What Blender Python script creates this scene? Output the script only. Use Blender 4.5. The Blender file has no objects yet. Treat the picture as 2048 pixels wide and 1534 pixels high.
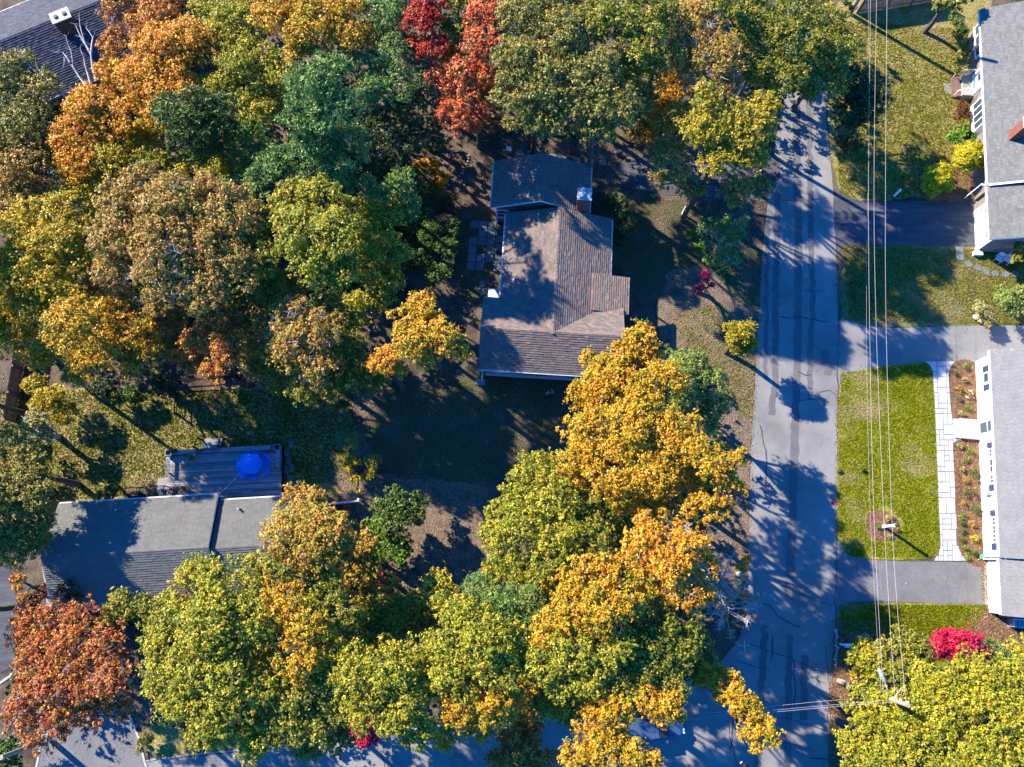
import bpy, bmesh, math, random
import numpy as np
from mathutils import Vector, Matrix
R = math.radians
C = bpy.context.scene.collection
random.seed(7); rng = np.random.default_rng(7)

# ---------------------------------------------------------------- camera, sky, sun, exposure
FPX = 1592.0; TILT = R(12.85); CAMZ = 61.0
ct, st = math.cos(TILT), math.sin(TILT)
cam = bpy.data.cameras.new('camera'); camo = bpy.data.objects.new('camera', cam); C.objects.link(camo)
camo.location = (0, 0, CAMZ); camo.rotation_euler = (TILT, 0, 0)
cam.sensor_width = 36; cam.lens = 36 * FPX / 2048; cam.clip_end = 2000; cam.clip_start = 0.5
bpy.context.scene.camera = camo
SUN_EL = R(31); sdx, sdy = 0.81, -0.586
w = bpy.data.worlds.new('World'); bpy.context.scene.world = w; w.use_nodes = True
nt = w.node_tree; sky = nt.nodes.new('ShaderNodeTexSky'); sky.sky_type = 'NISHITA'; sky.sun_disc = False
sky.sun_elevation = SUN_EL; sky.sun_rotation = math.atan2(-sdx, -sdy); sky.ozone_density = 6.0; sky.dust_density = 0.2; sky.air_density = 1.0
sky_tint = nt.nodes.new('ShaderNodeMix'); sky_tint.data_type = 'RGBA'; sky_tint.blend_type = 'MULTIPLY'; sky_tint.inputs[0].default_value = 1
sky_tint.inputs[7].default_value = (0.07, 0.98, 1.95, 1)      # cold white balance of the photograph, the same over the whole sky
nt.links.new(sky.outputs[0], sky_tint.inputs[6])
bg = nt.nodes['Background']; nt.links.new(sky_tint.outputs[2], bg.inputs[0]); bg.inputs[1].default_value = 0.08
sl = bpy.data.lights.new('sun', 'SUN'); sl.energy = 5.0; sl.angle = R(0.53); sl.color = (1.0, 0.885, 0.7)
so = bpy.data.objects.new('sun', sl); C.objects.link(so)
so.rotation_euler = Vector((sdx * math.cos(SUN_EL), sdy * math.cos(SUN_EL), -math.sin(SUN_EL))).to_track_quat('-Z', 'Y').to_euler()
so.location = (-40, 30, 60)
vs = bpy.context.scene.view_settings
vs.view_transform = 'Standard'; vs.look = 'None'; vs.gamma = 1.0; vs.use_curve_mapping = False; vs.exposure = 1.8

# ---------------------------------------------------------------- helpers
def G(u, v, z=0.0):
    """photo pixel (2048 wide) -> world x, y on the level z"""
    dx = (u - 1024) / FPX; dy = -(v - 767) / FPX
    Y = dy * ct + st; Z = dy * st - ct
    t = (CAMZ - z) / (-Z)
    return (dx * t, Y * t)
def G3(u, v, z=0.0):
    x, y = G(u, v, z); return Vector((x, y, z))

def mat(name, cols, scale=3.0, rough=0.85, bump=0.0, bscale=30.0, metal=0.0, spec=0.3, detail=6.0, pos=None, fine=None, emit=None, attr=False, stretch=None):
    m = bpy.data.materials.new(name); m.use_nodes = True; t = m.node_tree; N = t.nodes; L = t.links
    b = N['Principled BSDF']; b.inputs['Roughness'].default_value = rough; b.inputs['Metallic'].default_value = metal
    b.inputs['Specular IOR Level'].default_value = spec
    tc = N.new('ShaderNodeTexCoord'); src = tc.outputs['Object']
    if stretch:
        mp = N.new('ShaderNodeMapping'); mp.inputs['Scale'].default_value = stretch; L.new(src, mp.inputs[0]); src = mp.outputs[0]
    col = None
    if attr:
        a = N.new('ShaderNodeAttribute'); a.attribute_name = 'tint'; col = a.outputs['Color']
    if len(cols) > 1:
        n = N.new('ShaderNodeTexNoise'); n.inputs['Scale'].default_value = scale; n.inputs['Detail'].default_value = detail
        n.inputs['Roughness'].default_value = 0.65
        L.new(src, n.inputs['Vector'])
        r = N.new('ShaderNodeValToRGB'); L.new(n.outputs[0], r.inputs[0])
        k = len(cols); pos = pos or [0.32 + 0.36 * i / (k - 1) for i in range(k)]
        while len(r.color_ramp.elements) < k: r.color_ramp.elements.new(0.5)
        for i, c in enumerate(cols):
            r.color_ramp.elements[i].position = pos[i]; r.color_ramp.elements[i].color = (*c, 1)
        c2 = r.outputs[0]
        if col is None: col = c2
        else:
            mx = N.new('ShaderNodeMix'); mx.data_type = 'RGBA'; mx.blend_type = 'MULTIPLY'; mx.inputs[0].default_value = 1
            L.new(col, mx.inputs[6]); L.new(c2, mx.inputs[7]); col = mx.outputs[2]
    elif col is None:
        b.inputs['Base Color'].default_value = (*cols[0], 1)
    if fine:   # (scale, amount): fine value speckle
        n2 = N.new('ShaderNodeTexNoise'); n2.inputs['Scale'].default_value = fine[0]; n2.inputs['Detail'].default_value = 3
        L.new(src, n2.inputs['Vector'])
        mr = N.new('ShaderNodeMapRange'); mr.inputs[1].default_value = 0.3; mr.inputs[2].default_value = 0.7
        mr.inputs[3].default_value = 1 - fine[1]; mr.inputs[4].default_value = 1 + fine[1]; L.new(n2.outputs[0], mr.inputs[0])
        mx = N.new('ShaderNodeMix'); mx.data_type = 'RGBA'; mx.blend_type = 'MULTIPLY'; mx.inputs[0].default_value = 1
        if col is None: mx.inputs[6].default_value = (*cols[0], 1)
        else: L.new(col, mx.inputs[6])
        L.new(mr.outputs[0], mx.inputs[7]); col = mx.outputs[2]
    if col is not None: L.new(col, b.inputs['Base Color'])
    if bump:
        nb = N.new('ShaderNodeTexNoise'); nb.inputs['Scale'].default_value = bscale; nb.inputs['Detail'].default_value = 5; L.new(src, nb.inputs['Vector'])
        bp = N.new('ShaderNodeBump'); bp.inputs['Strength'].default_value = 1.0; bp.inputs['Distance'].default_value = bump
        L.new(nb.outputs[0], bp.inputs['Height']); L.new(bp.outputs[0], b.inputs['Normal'])
    return m

def leafmat(name, trans=0.26, rough=0.5, spec=0.32):
    m = bpy.data.materials.new(name); m.use_nodes = True; t = m.node_tree; N = t.nodes; L = t.links
    b = N['Principled BSDF']; b.inputs['Roughness'].default_value = rough; b.inputs['Specular IOR Level'].default_value = spec
    a = N.new('ShaderNodeAttribute'); a.attribute_name = 'tint'; L.new(a.outputs['Color'], b.inputs['Base Color'])
    tr = N.new('ShaderNodeBsdfTranslucent'); L.new(a.outputs['Color'], tr.inputs[0])
    mx = N.new('ShaderNodeMixShader'); mx.inputs[0].default_value = trans
    L.new(b.outputs[0], mx.inputs[1]); L.new(tr.outputs[0], mx.inputs[2]); L.new(mx.outputs[0], N['Material Output'].inputs[0])
    return m

class MB:
    def __init__(s): s.v = []; s.f = []; s.tint = []
    def add(s, vs, fs, tint=None):
        o = len(s.v); s.v += [tuple(p) for p in vs]; s.f += [tuple(i + o for i in f) for f in fs]
        s.tint += [tint or (1, 1, 1)] * len(fs); return s
    def box(s, x0, x1, y0, y1, z0, z1, M=None, tint=None):
        P = [Vector((x, y, z)) for z in (z0, z1) for y in (y0, y1) for x in (x0, x1)]
        if M: P = [M @ p for p in P]
        return s.add(P, [(0, 2, 3, 1), (4, 5, 7, 6), (0, 1, 5, 4), (2, 6, 7, 3), (0, 4, 6, 2), (1, 3, 7, 5)], tint)
    def prism(s, poly, z0, z1, tint=None):
        n = len(poly)
        vs = [(p[0], p[1], z0) for p in poly] + [(p[0], p[1], z1) for p in poly]
        return s.add(vs, [tuple(reversed(range(n))), tuple(range(n, 2 * n))] + [(i, (i + 1) % n, n + (i + 1) % n, n + i) for i in range(n)], tint)
    def tube(s, pts, rad, n=6, cap=True, tint=None):
        pts = [Vector(p) for p in pts]; k = len(pts)
        if not isinstance(rad, (list, tuple)): rad = [rad] * k
        vs = []; up0 = None
        for i, p in enumerate(pts):
            d = (pts[min(i + 1, k - 1)] - pts[max(i - 1, 0)]); d = d.normalized() if d.length > 1e-9 else Vector((0, 0, 1))
            a = d.cross(Vector((0, 0, 1)) if abs(d.z) < 0.9 else Vector((1, 0, 0))).normalized(); b = d.cross(a)
            for j in range(n):
                t = 2 * math.pi * j / n; vs.append(p + (a * math.cos(t) + b * math.sin(t)) * rad[i])
        fs = [(i * n + j, i * n + (j + 1) % n, (i + 1) * n + (j + 1) % n, (i + 1) * n + j) for i in range(k - 1) for j in range(n)]
        if cap: fs += [tuple(range(n)), tuple(reversed(range((k - 1) * n, k * n)))]
        return s.add(vs, fs, tint)
    def lathe(s, prof, c, n=16, tint=None):
        vs = [(c[0] + r * math.cos(2 * math.pi * j / n), c[1] + r * math.sin(2 * math.pi * j / n), c[2] + z) for r, z in prof for j in range(n)]
        k = len(prof)
        fs = [(i * n + j, i * n + (j + 1) % n, (i + 1) * n + (j + 1) % n, (i + 1) * n + j) for i in range(k - 1) for j in range(n)]
        fs += [tuple(reversed(range(n))), tuple(range((k - 1) * n, k * n))]
        return s.add(vs, fs, tint)
    def blob(s, c, r, seed=0, n=2, rough=0.18, tint=None):
        bm = bmesh.new(); bmesh.ops.create_icosphere(bm, subdivisions=n, radius=1); rd = random.Random(seed)
        ph = [rd.uniform(0, 6) for _ in range(6)]
        for vv in bm.verts:
            q = vv.co; k = 1 + rough * (math.sin(3 * q.x + ph[0]) + math.sin(4 * q.y + ph[1]) + math.sin(5 * q.z + ph[2])) / 2
            vv.co = Vector((c[0] + q.x * r[0] * k, c[1] + q.y * r[1] * k, c[2] + q.z * r[2] * k))
        bm.verts.index_update()
        s.add([vv.co.copy() for vv in bm.verts], [tuple(x.index for x in f.verts) for f in bm.faces], tint); bm.free(); return s
    def build(s, name, m, parent=None, loc=None, rot=None, tint=False, smooth=False):
        me = bpy.data.meshes.new(name); me.from_pydata(s.v, [], s.f); me.validate(clean_customdata=False)
        if tint and len(me.polygons) == len(s.tint):
            a = me.attributes.new('tint', 'FLOAT_COLOR', 'FACE'); arr = np.ones((len(s.tint), 4), np.float32); arr[:, :3] = s.tint
            a.data.foreach_set('color', arr.ravel())
        if smooth: me.polygons.foreach_set('use_smooth', [True] * len(me.polygons))
        me.materials.append(m); o = bpy.data.objects.new(name, me); C.objects.link(o)
        if parent: o.parent = parent
        if loc: o.location = loc
        if rot is not None: o.rotation_euler = rot if isinstance(rot, (tuple, list)) else (0, 0, rot)
        return o

def tag(o, label=None, cat=None, group=None, kind=None):
    if label: o['label'] = label
    if cat: o['category'] = cat
    if group: o['group'] = group
    if kind: o['kind'] = kind
    return o
def thing(name, label, cat, loc=(0, 0, 0), rz=0, group=None):
    o = bpy.data.objects.new(name, None); C.objects.link(o); o.location = loc; o.rotation_euler = (0, 0, rz); o.empty_display_size = .3
    return tag(o, label, cat, group)
def copy_tree(o, parent=None):
    c = o.copy(); C.objects.link(c); c.parent = parent
    for ch in [x for x in bpy.data.objects if x.parent is o]: copy_tree(ch, c)
    return c

def ragged(poly, step=0.5, amp=0.06, closed=True, seed=1):
    rd = random.Random(seed); out = []; n = len(poly)
    for i in range(n if closed else n - 1):
        a = Vector(poly[i][:2]); b = Vector(poly[(i + 1) % n][:2]); L = (b - a).length; k = max(1, int(L / step))
        for j in range(k):
            p = a.lerp(b, j / k)
            if L > step: p += Vector((rd.gauss(0, amp), rd.gauss(0, amp)))
            out.append(p)
    return out
def smooth_poly(pts, it=2):
    for _ in range(it):
        o = []
        for i in range(len(pts)):
            a = Vector(pts[i]); b = Vector(pts[(i + 1) % len(pts)])
            o += [a * .75 + b * .25, a * .25 + b * .75]
        pts = o
    return pts
def sheet(name, px, z, m, amp=0.05, step=0.5, it=2, kind='structure', thick=0.0, seed=1, parent=None):
    pts = [G(u, v, z) for u, v in px]
    if it: pts = smooth_poly(pts, it)
    if amp: pts = ragged(pts, step, amp, seed=seed)
    bm = bmesh.new(); vsx = [bm.verts.new((p[0], p[1], z)) for p in pts]
    f = bm.faces.new(vsx)
    if f.calc_center_median() is not None:
        f.normal_update()
        if f.normal.z < 0: f.normal_flip()
    if thick:
        r_ = bmesh.ops.extrude_face_region(bm, geom=[f]); 
        bmesh.ops.translate(bm, verts=[x for x in r_['geom'] if isinstance(x, bmesh.types.BMVert)], vec=(0, 0, -thick))
    bmesh.ops.triangulate(bm, faces=bm.faces[:])
    bmesh.ops.recalc_face_normals(bm, faces=bm.faces[:])
    me = bpy.data.meshes.new(name); bm.to_mesh(me); bm.free()
    if not thick and len(me.polygons) and me.polygons[0].normal.z < 0: me.flip_normals()
    me.materials.append(m); o = bpy.data.objects.new(name, me); C.objects.link(o)
    if kind: o['kind'] = kind
    if parent: o.parent = parent
    return o

# ---------------------------------------------------------------- materials
M = {}
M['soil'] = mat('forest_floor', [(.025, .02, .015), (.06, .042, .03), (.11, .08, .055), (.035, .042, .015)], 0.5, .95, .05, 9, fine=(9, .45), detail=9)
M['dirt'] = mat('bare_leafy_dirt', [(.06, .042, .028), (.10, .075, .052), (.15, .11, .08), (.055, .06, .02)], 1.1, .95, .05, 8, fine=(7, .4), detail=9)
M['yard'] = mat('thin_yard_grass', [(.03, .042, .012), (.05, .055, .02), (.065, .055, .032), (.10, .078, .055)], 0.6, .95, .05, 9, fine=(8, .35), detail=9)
M['lawn'] = mat('green_lawn', [(.075, .10, .001), (.12, .135, .002), (.2, .18, .03), (.085, .115, .001)], 0.5, .9, .07, 8, fine=(6, .4), detail=9)
M['lawn_olive'] = mat('olive_lawn', [(.085, .10, .008), (.16, .145, .025), (.24, .18, .07), (.11, .115, .015)], 0.6, .9, .07, 7, fine=(6, .4), detail=9)
M['lawn_dull'] = mat('dull_lawn', [(.05, .075, .02), (.09, .11, .025), (.14, .12, .05), (.07, .08, .02)], 0.5, .9, .06, 8, fine=(7, .4), detail=9)
M['asphalt'] = mat('old_asphalt', [(.115, .114, .112), (.165, .162, .155), (.21, .205, .195)], 0.22, .9, .0006, 60, fine=(40, .1), detail=8)
M['asphalt_dark'] = mat('sealed_asphalt', [(.035, .037, .045), (.055, .057, .067), (.09, .092, .1)], 0.8, .9, .002, 50, fine=(12, .2), detail=8, stretch=(.25, 1.6, 1))
M['asphalt_mid'] = mat('driveway_asphalt', [(.095, .095, .1), (.12, .12, .122), (.145, .142, .14)], 0.5, .9, .001, 50, fine=(20, .15), detail=8)
M['tar'] = mat('tar_patch', [(.085, .085, .09), (.105, .105, .11)], 1.2, .85, .001, 50, fine=(30, .15))
M['crack'] = mat('crack_fill', [(.03, .03, .033), (.07, .07, .072)], 1.5, .9)
M['concrete'] = mat('pale_concrete', [(.3, .3, .29), (.36, .36, .345)], 1.5, .85, .004, 40)
M['concrete_grey'] = mat('grey_concrete', [(.17, .165, .15), (.25, .24, .22)], 1.5, .9, .01, 30)
M['paver'] = mat('bluestone_paver', [(.31, .32, .325), (.38, .385, .385)], 1.3, .8, .004, 30, attr=True, fine=(10, .06))
M['joint'] = mat('paver_joint', [(.07, .075, .08)], rough=.95)
M['mulch'] = mat('bark_mulch', [(.06, .032, .018), (.13, .07, .038), (.2, .11, .065)], 3, .95, .06, 12, fine=(14, .4), detail=8)
M['shingle_brown'] = mat('brown_shingle', [(.9, .9, .9), (1.1, 1.05, 1.0)], .8, .92, .006, 60, attr=True)
M['white'] = mat('white_paint', [(.78, .78, .77), (.82, .82, .81)], 2, .5, .001, 20)
M['siding'] = mat('white_siding', [(.76, .76, .75), (.81, .81, .80)], .6, .55, .002, 8, stretch=(1, 1, 14))
M['brown_wall'] = mat('weathered_shingle_wall', [(.10, .085, .075), (.17, .15, .135), (.25, .22, .2)], 3, .9, .02, 12, stretch=(2, 2, 5), fine=(8, .3))
M['grey_trim'] = mat('gutter_metal', [(.45, .4, .38), (.6, .56, .53)], 3, .5)
M['brick'] = mat('chimney_brick', [(.16, .05, .035), (.22, .085, .06)], 5, .9, .01, 30, fine=(9, .3))
M['brick_step'] = mat('brick_paving', [(.10, .055, .045), (.17, .10, .085)], 9, .9, .01, 30, fine=(14, .4))
M['mortar'] = mat('mortar', [(.36, .32, .29)], rough=.95)
M['glass'] = mat('window_glass', [(.03, .05, .07)], rough=.08, spec=.8)
M['navy'] = mat('navy_shutter', [(.03, .04, .10), (.04, .055, .12)], 4, .5)
M['deck'] = mat('weathered_deck_board', [(.13, .135, .145), (.2, .2, .205), (.28, .265, .255)], 1.6, .85, .006, 20, attr=True, stretch=(.4, 6, 1), fine=(5, .2))
M['tarp'] = mat('blue_tarp', [(.004, .11, .5), (.01, .19, .72)], 2, .32, .05, 3, spec=.6)
M['black'] = mat('dark_metal', [(.012, .012, .015), (.025, .022, .02)], 6, .5)
M['darkwood'] = mat('dark_stained_wood', [(.035, .014, .01), (.06, .022, .015)], 5, .6)
M['fence'] = mat('stockade_fence_wood', [(.14, .105, .075), (.24, .18, .13)], 4, .9, .01, 25, attr=True)
M['fence_grey'] = mat('grey_weathered_wood', [(.24, .22, .2), (.36, .33, .3)], 4, .9, .01, 25, attr=True)
M['pole'] = mat('pole_wood', [(.22, .175, .13), (.33, .28, .22)], 6, .9, .01, 20, stretch=(3, 3, .6))
M['metal'] = mat('galvanised_metal', [(.42, .46, .5), (.55, .58, .6)], 6, .35, metal=.6)
M['bulkhead'] = mat('painted_steel_door', [(.26, .29, .32), (.32, .35, .37)], 3, .45, .003, 5)
M['wire'] = mat('bare_cable', [(.52, .45, .46)], rough=.4, spec=.6)
M['bark'] = mat('oak_bark', [(.045, .04, .035), (.09, .08, .07)], 3, .95, .03, 10, stretch=(2, 2, .6))
M['bark_pale'] = mat('pale_bark', [(.26, .235, .22), (.42, .39, .37)], 3, .9, .02, 10)
M['stone'] = mat('field_stone', [(.2, .19, .18), (.38, .36, .34)], 4, .9, .03, 8)
M['slate'] = mat('stepping_stone', [(.09, .105, .11), (.15, .17, .175)], 3, .85, .01, 15)
M['leaf'] = leafmat('broad_leaf'); M['needle'] = leafmat('pine_needle', .15, .55, .3); M['dryleaf'] = leafmat('fallen_leaf', .1, .7, .15); M['grassblade'] = leafmat('grass_blade', .2, .9, .05)
M['pot'] = mat('clay_pot', [(.3, .27, .22)], rough=.7)
M['plastic'] = mat('white_plastic', [(.62, .65, .7)], rough=.4)
M['garage'] = mat('pale_green_garage_door', [(.33, .45, .43), (.38, .5, .48)], 2, .5)
M['car'] = mat('blue_grey_car_paint', [(.05, .09, .16)], rough=.2, spec=.8, metal=.3)
M['rubber'] = mat('tyre_rubber', [(.02, .02, .02)], rough=.8)
M['red'] = mat('red_marking_paint', [(.55, .03, .05)], rough=.8)
M['green_box'] = mat('green_plastic', [(.08, .3, .18)], rough=.6)
M['skin'] = mat('skin', [(.5, .3, .22)], rough=.5)
M['cap'] = mat('brown_cloth', [(.22, .12, .09), (.28, .16, .12)], 8, .9)
M['jeans'] = mat('dark_cloth', [(.04, .05, .09)], rough=.9)

# ---------------------------------------------------------------- ground, roads, lawns
def big(name, m, z=0.0, S=320):
    n = 16; vs_ = []; fs = []
    for j in range(n + 1):
        for i in range(n + 1): vs_.append((-S + 2 * S * i / n, -S + 2 * S * j / n, z))
    for j in range(n):
        for i in range(n): a = j * (n + 1) + i; fs.append((a, a + 1, a + n + 2, a + n + 1))
    b = MB(); b.add(vs_, fs); return tag(b.build(name, m), kind='structure')
big('ground', M['soil'])
Z1, Z2, Z3, Z4 = .006, .014, .024, .032
sheet('lawn', [(1650, -40), (2000, -40), (1960, 60), (1950, 250), (1930, 380), (1760, 404), (1690, 396), (1666, 350), (1652, 230)], Z1, M['lawn_olive'], .08, seed=2)
sheet('lawn', [(1684, 488), (1945, 492), (2100, 500), (2100, 652), (1780, 655), (1705, 645), (1682, 633)], Z1, M['lawn_dull'], .06, seed=3)
sheet('lawn', [(1676, 775), (1688, 752), (1712, 740), (1800, 727), (1850, 723), (1867, 745), (1872, 800), (1884, 1090), (1874, 1117), (1780, 1121), (1715, 1116), (1685, 1100), (1672, 1070)], Z3, M['lawn'], .02, .3, seed=4)
sheet('lawn', [(1674, 1210), (1700, 1204), (1790, 1204), (1976, 1208), (1990, 1232), (1940, 1290), (1900, 1340), (1780, 1340), (1700, 1250), (1674, 1240)], Z1, M['lawn'], .08, seed=5)
sheet('lawn', [(0, 800), (120, 770), (300, 790), (560, 770), (700, 800), (720, 900), (700, 1000), (560, 1000), (200, 990), (120, 1040), (-60, 1060), (-60, 820)], Z1, M['lawn_olive'], .15, seed=6)
sheet('lawn', [(280, 1440), (420, 1470), (520, 1490), (460, 1500), (290, 1525)], Z1, M['lawn_olive'], .06, seed=7)
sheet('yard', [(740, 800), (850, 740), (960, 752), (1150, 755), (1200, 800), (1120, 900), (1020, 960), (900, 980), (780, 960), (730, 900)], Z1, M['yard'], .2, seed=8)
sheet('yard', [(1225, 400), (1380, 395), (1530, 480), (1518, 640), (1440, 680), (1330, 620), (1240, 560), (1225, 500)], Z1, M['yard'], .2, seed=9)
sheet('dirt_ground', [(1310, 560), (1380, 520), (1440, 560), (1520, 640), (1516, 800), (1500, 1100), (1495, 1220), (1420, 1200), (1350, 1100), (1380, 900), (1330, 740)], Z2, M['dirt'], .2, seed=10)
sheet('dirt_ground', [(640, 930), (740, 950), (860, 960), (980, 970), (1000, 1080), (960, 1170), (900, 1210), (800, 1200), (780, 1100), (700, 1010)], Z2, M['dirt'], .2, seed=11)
sheet('dirt_ground', [(930, 420), (1010, 430), (1010, 600), (930, 620), (900, 520)], Z1, M['yard'], .2, seed=12)
# main road, cross street and driveways
road_px = [(1575, -60), (1566, 180), (1545, 330), (1528, 470), (1517, 640), (1508, 800), (1500, 960), (1497, 1100), (1490, 1230), (1478, 1280), (1440, 1325), (1400, 1360),
           (1200, 1400), (900, 1452), (700, 1480), (520, 1500), (300, 1522), (-150, 1560), (-150, 1800), (1655, 1800), (1656, 1534), (1662, 1400), (1670, 1290), (1673, 1100), (1674, 900), (1677, 640),
           (1672, 500), (1668, 380), (1655, 270), (1648, 180), (1640, -60)]
sheet('road', road_px, Z2 + .004, M['asphalt'], .02, .4, it=1, seed=20)
sheet('driveway', [(1666, 372), (1690, 398), (1760, 404), (1930, 401), (1958, 400), (1958, 430), (1957, 470), (1956, 492), (1930, 491), (1720, 488), (1690, 492), (1672, 515)], Z3, M['asphalt_dark'], .05, .4, it=1, seed=21)
sheet('driveway', [(1675, 628), (1700, 644), (1765, 657), (1900, 652), (2120, 650), (2120, 730), (1952, 724), (1850, 724), (1800, 728), (1712, 741), (1690, 752), (1674, 785)], Z3 - .003, M['asphalt'], .02, .4, seed=22)
sheet('driveway', [(1671, 1065), (1686, 1102), (1715, 1117), (1780, 1122), (1960, 1124), (1976, 1124), (1977, 1150), (1980, 1190), (1981, 1209), (1960, 1209), (1790, 1203), (1700, 1202), (1684, 1210), (1672, 1240)], Z3 - .003, M['asphalt_mid'], .02, .4, it=1, seed=23)
sheet('driveway', [(110, 1420), (230, 1420), (262, 1440), (278, 1480), (292, 1534), (300, 1590), (60, 1590), (70, 1534), (85, 1470)], Z3, M['asphalt_mid'], .01, .4, seed=24)
sheet('driveway', [(-80, 1120), (10, 1125), (32, 1160), (36, 1300), (20, 1345), (-80, 1370)], Z3, M['asphalt_dark'], .02, .4, seed=25)
sheet('driveway', [(1228, 318), (1340, 312), (1460, 318), (1568, 300), (1550, 400), (1440, 398), (1330, 390), (1232, 372)], Z3 + .003, M['asphalt_dark'], .05, .4, seed=26)
sheet('garage_apron', [(1952, 402), (1962, 402), (1960, 490), (1950, 490)], Z4, M['concrete_grey'], 0, it=0)
sheet('garage_apron', [(1967, 1128), (1980, 1128), (1984, 1212), (1970, 1212)], Z4, M['concrete_grey'], 0, it=0)
def strip(name, px, wd, z, m, amp=.0, seed=0, n_=6):
    """a narrow sheet along a pixel polyline; wd in metres"""
    rd = random.Random(seed); pts = [Vector(G(u, v, z)) for u, v in px]; q = []
    for a, b in zip(pts[:-1], pts[1:]):
        k = max(1, int((b - a).length / .35))
        for j in range(k): q.append(a.lerp(b, j / k))
    q.append(pts[-1]); vs_ = []
    for i, p in enumerate(q):
        d = (q[min(i + 1, len(q) - 1)] - q[max(i - 1, 0)]).normalized(); nrm = Vector((-d.y, d.x)); off = rd.gauss(0, amp); ww = wd * (1 + rd.uniform(-.14, .14) * (1 if amp else 0))
        for s_ in (-1, 1): vs_.append((*(p + nrm * (off + s_ * ww / 2)), z))
    b = MB(); b.add(vs_, [(2 * i, 2 * i + 1, 2 * i + 3, 2 * i + 2) for i in range(len(q) - 1)])
    o = b.build(name, m); me = o.data
    if me.polygons[0].normal.z < 0: me.flip_normals()
    return tag(o, kind='structure')
strip('tar_patch', [(1592, 200), (1597, 480), (1596, 640), (1592, 800), (1586, 1000), (1578, 1200)], .62, Z3, M['tar'], .03, 1)
strip('tar_patch', [(1618, 180), (1622, 450), (1624, 640), (1620, 720), (1620, 800)], .45, Z3, M['tar'], .06, 2)
strip('tar_patch', [(1556, 380), (1551, 600), (1550, 760), (1543, 830)], .5, Z3, M['tar'], .05, 3)
strip('tar_patch', [(1535, 440), (1533, 620), (1530, 760)], .35, Z3 + .001, M['tar'], .06, 4)
strip('tar_patch', [(1652, 700), (1655, 750)], .6, Z3, M['tar'], .08, 5)
strip('tar_patch', [(1530, 1250), (1520, 1420), (1512, 1560)], .5, Z3, M['tar'], .05, 6)
strip('tar_patch', [(1580, 1270), (1577, 1400), (1574, 1560)], .5, Z3, M['tar'], .04, 7)
strip('tar_patch', [(1608, 1310), (1606, 1440)], .5, Z3, M['tar'], .05, 8)
cracks = [[(1558, 632), (1580, 637), (1600, 634), (1632, 640), (1655, 642)], [(1560, 400), (1590, 402), (1636, 398)], [(1545, 520), (1556, 524), (1548, 545), (1562, 553)],
          [(1596, 742), (1612, 750), (1622, 748)], [(1590, 802), (1615, 800), (1640, 797)], [(1560, 1170), (1590, 1178), (1625, 1198), (1662, 1212)], [(1528, 1205), (1550, 1225), (1575, 1245), (1600, 1253)],
          [(1500, 1288), (1530, 1298), (1570, 1313), (1600, 1325), (1650, 1348)], [(1475, 1320), (1510, 1333), (1540, 1338)], [(1587, 1320), (1590, 1360), (1588, 1420)], [(1560, 1433), (1600, 1445), (1655, 1463)],
          [(1456, 1440), (1460, 1470), (1468, 1500), (1474, 1534)], [(1466, 1430), (1465, 1480), (1460, 1500)], [(1680, 640), (1677, 700), (1675, 750), (1674, 770)], [(1672, 1070), (1672, 1130), (1671, 1210)],
          [(1520, 850), (1530, 900), (1534, 950), (1530, 1000)], [(1512, 960), (1530, 955), (1535, 968)], [(1650, 1290), (1660, 1380), (1655, 1450)], [(1620, 1515), (1655, 1520)], [(1640, 785), (1660, 780), (1672, 790)],
          [(1610, 580), (1640, 582), (1650, 580)], [(1545, 1270), (1542, 1320)], [(760, 1500), (770, 1534)]]
for i, cpx in enumerate(cracks): strip('road_crack', cpx, (.05 if i % 3 else .085), Z4 + .002, M['crack'], .045, 30 + i)
strip('survey_mark', [(1668, 997), (1666, 1010)], .22, Z4 + .004, M['red'], .02, 60)
strip('driveway_edging', [(262, 1436), (278, 1480), (292, 1534), (300, 1580)], .14, .05, M['concrete'], .01, 61)
strip('driveway_edging', [(85, 1470), (72, 1534), (64, 1580)], .14, .05, M['concrete'], .01, 62)
strip('driveway_edging', [(-40, 1372), (0, 1366), (20, 1352), (34, 1330)], .16, .05, M['concrete'], .01, 63)
strip('driveway_edging', [(290, 1522), (400, 1508), (520, 1497), (700, 1476), (880, 1452)], .14, .05, M['concrete_grey'], .02, 64)
sheet('gravel_strip', [(84, 1105), (98, 1108), (106, 1225), (92, 1230)], Z2, M['concrete_grey'], .04, it=1, seed=65)
# planting beds
sheet('mulch_bed', [(1910, 723), (1925, 718), (1945, 721), (1957, 735), (1964, 836), (1920, 839), (1905, 833), (1902, 815), (1898, 752), (1901, 733)], Z2 + .03, M['mulch'], .01, .3, it=1, seed=70)
sheet('mulch_bed', [(1909, 884), (1922, 878), (1968, 880), (1977, 1130), (1950, 1135), (1932, 1120), (1919, 1104), (1915, 1085), (1907, 900)], Z2 + .03, M['mulch'], .01, .3, it=1, seed=71)
sheet('mulch_bed', [(1732, 1028), (1752, 1018), (1780, 1020), (1800, 1040), (1802, 1062), (1785, 1080), (1755, 1085), (1735, 1070), (1728, 1048)], Z4 + .015, M['mulch'], .08, .3, it=1, seed=72)
sheet('mulch_bed', [(1672, 1236), (1700, 1230), (1760, 1240), (1780, 1300), (1760, 1400), (1700, 1460), (1690, 1560), (1658, 1560), (1660, 1400), (1668, 1300)], Z4, M['mulch'], .06, .3, it=1, seed=73)
sheet('mulch_bed', [(1835, 335), (1870, 318), (1925, 330), (1950, 380), (1945, 402), (1870, 404), (1840, 395)], Z4, M['mulch'], .06, .3, it=1, seed=74)
sheet('leaf_drift', [(1970, 1205), (1992, 1230), (2060, 1290), (2060, 1330), (1960, 1290), (1925, 1250)], Z4, M['mulch'], .1, .3, it=1, seed=75)

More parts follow.
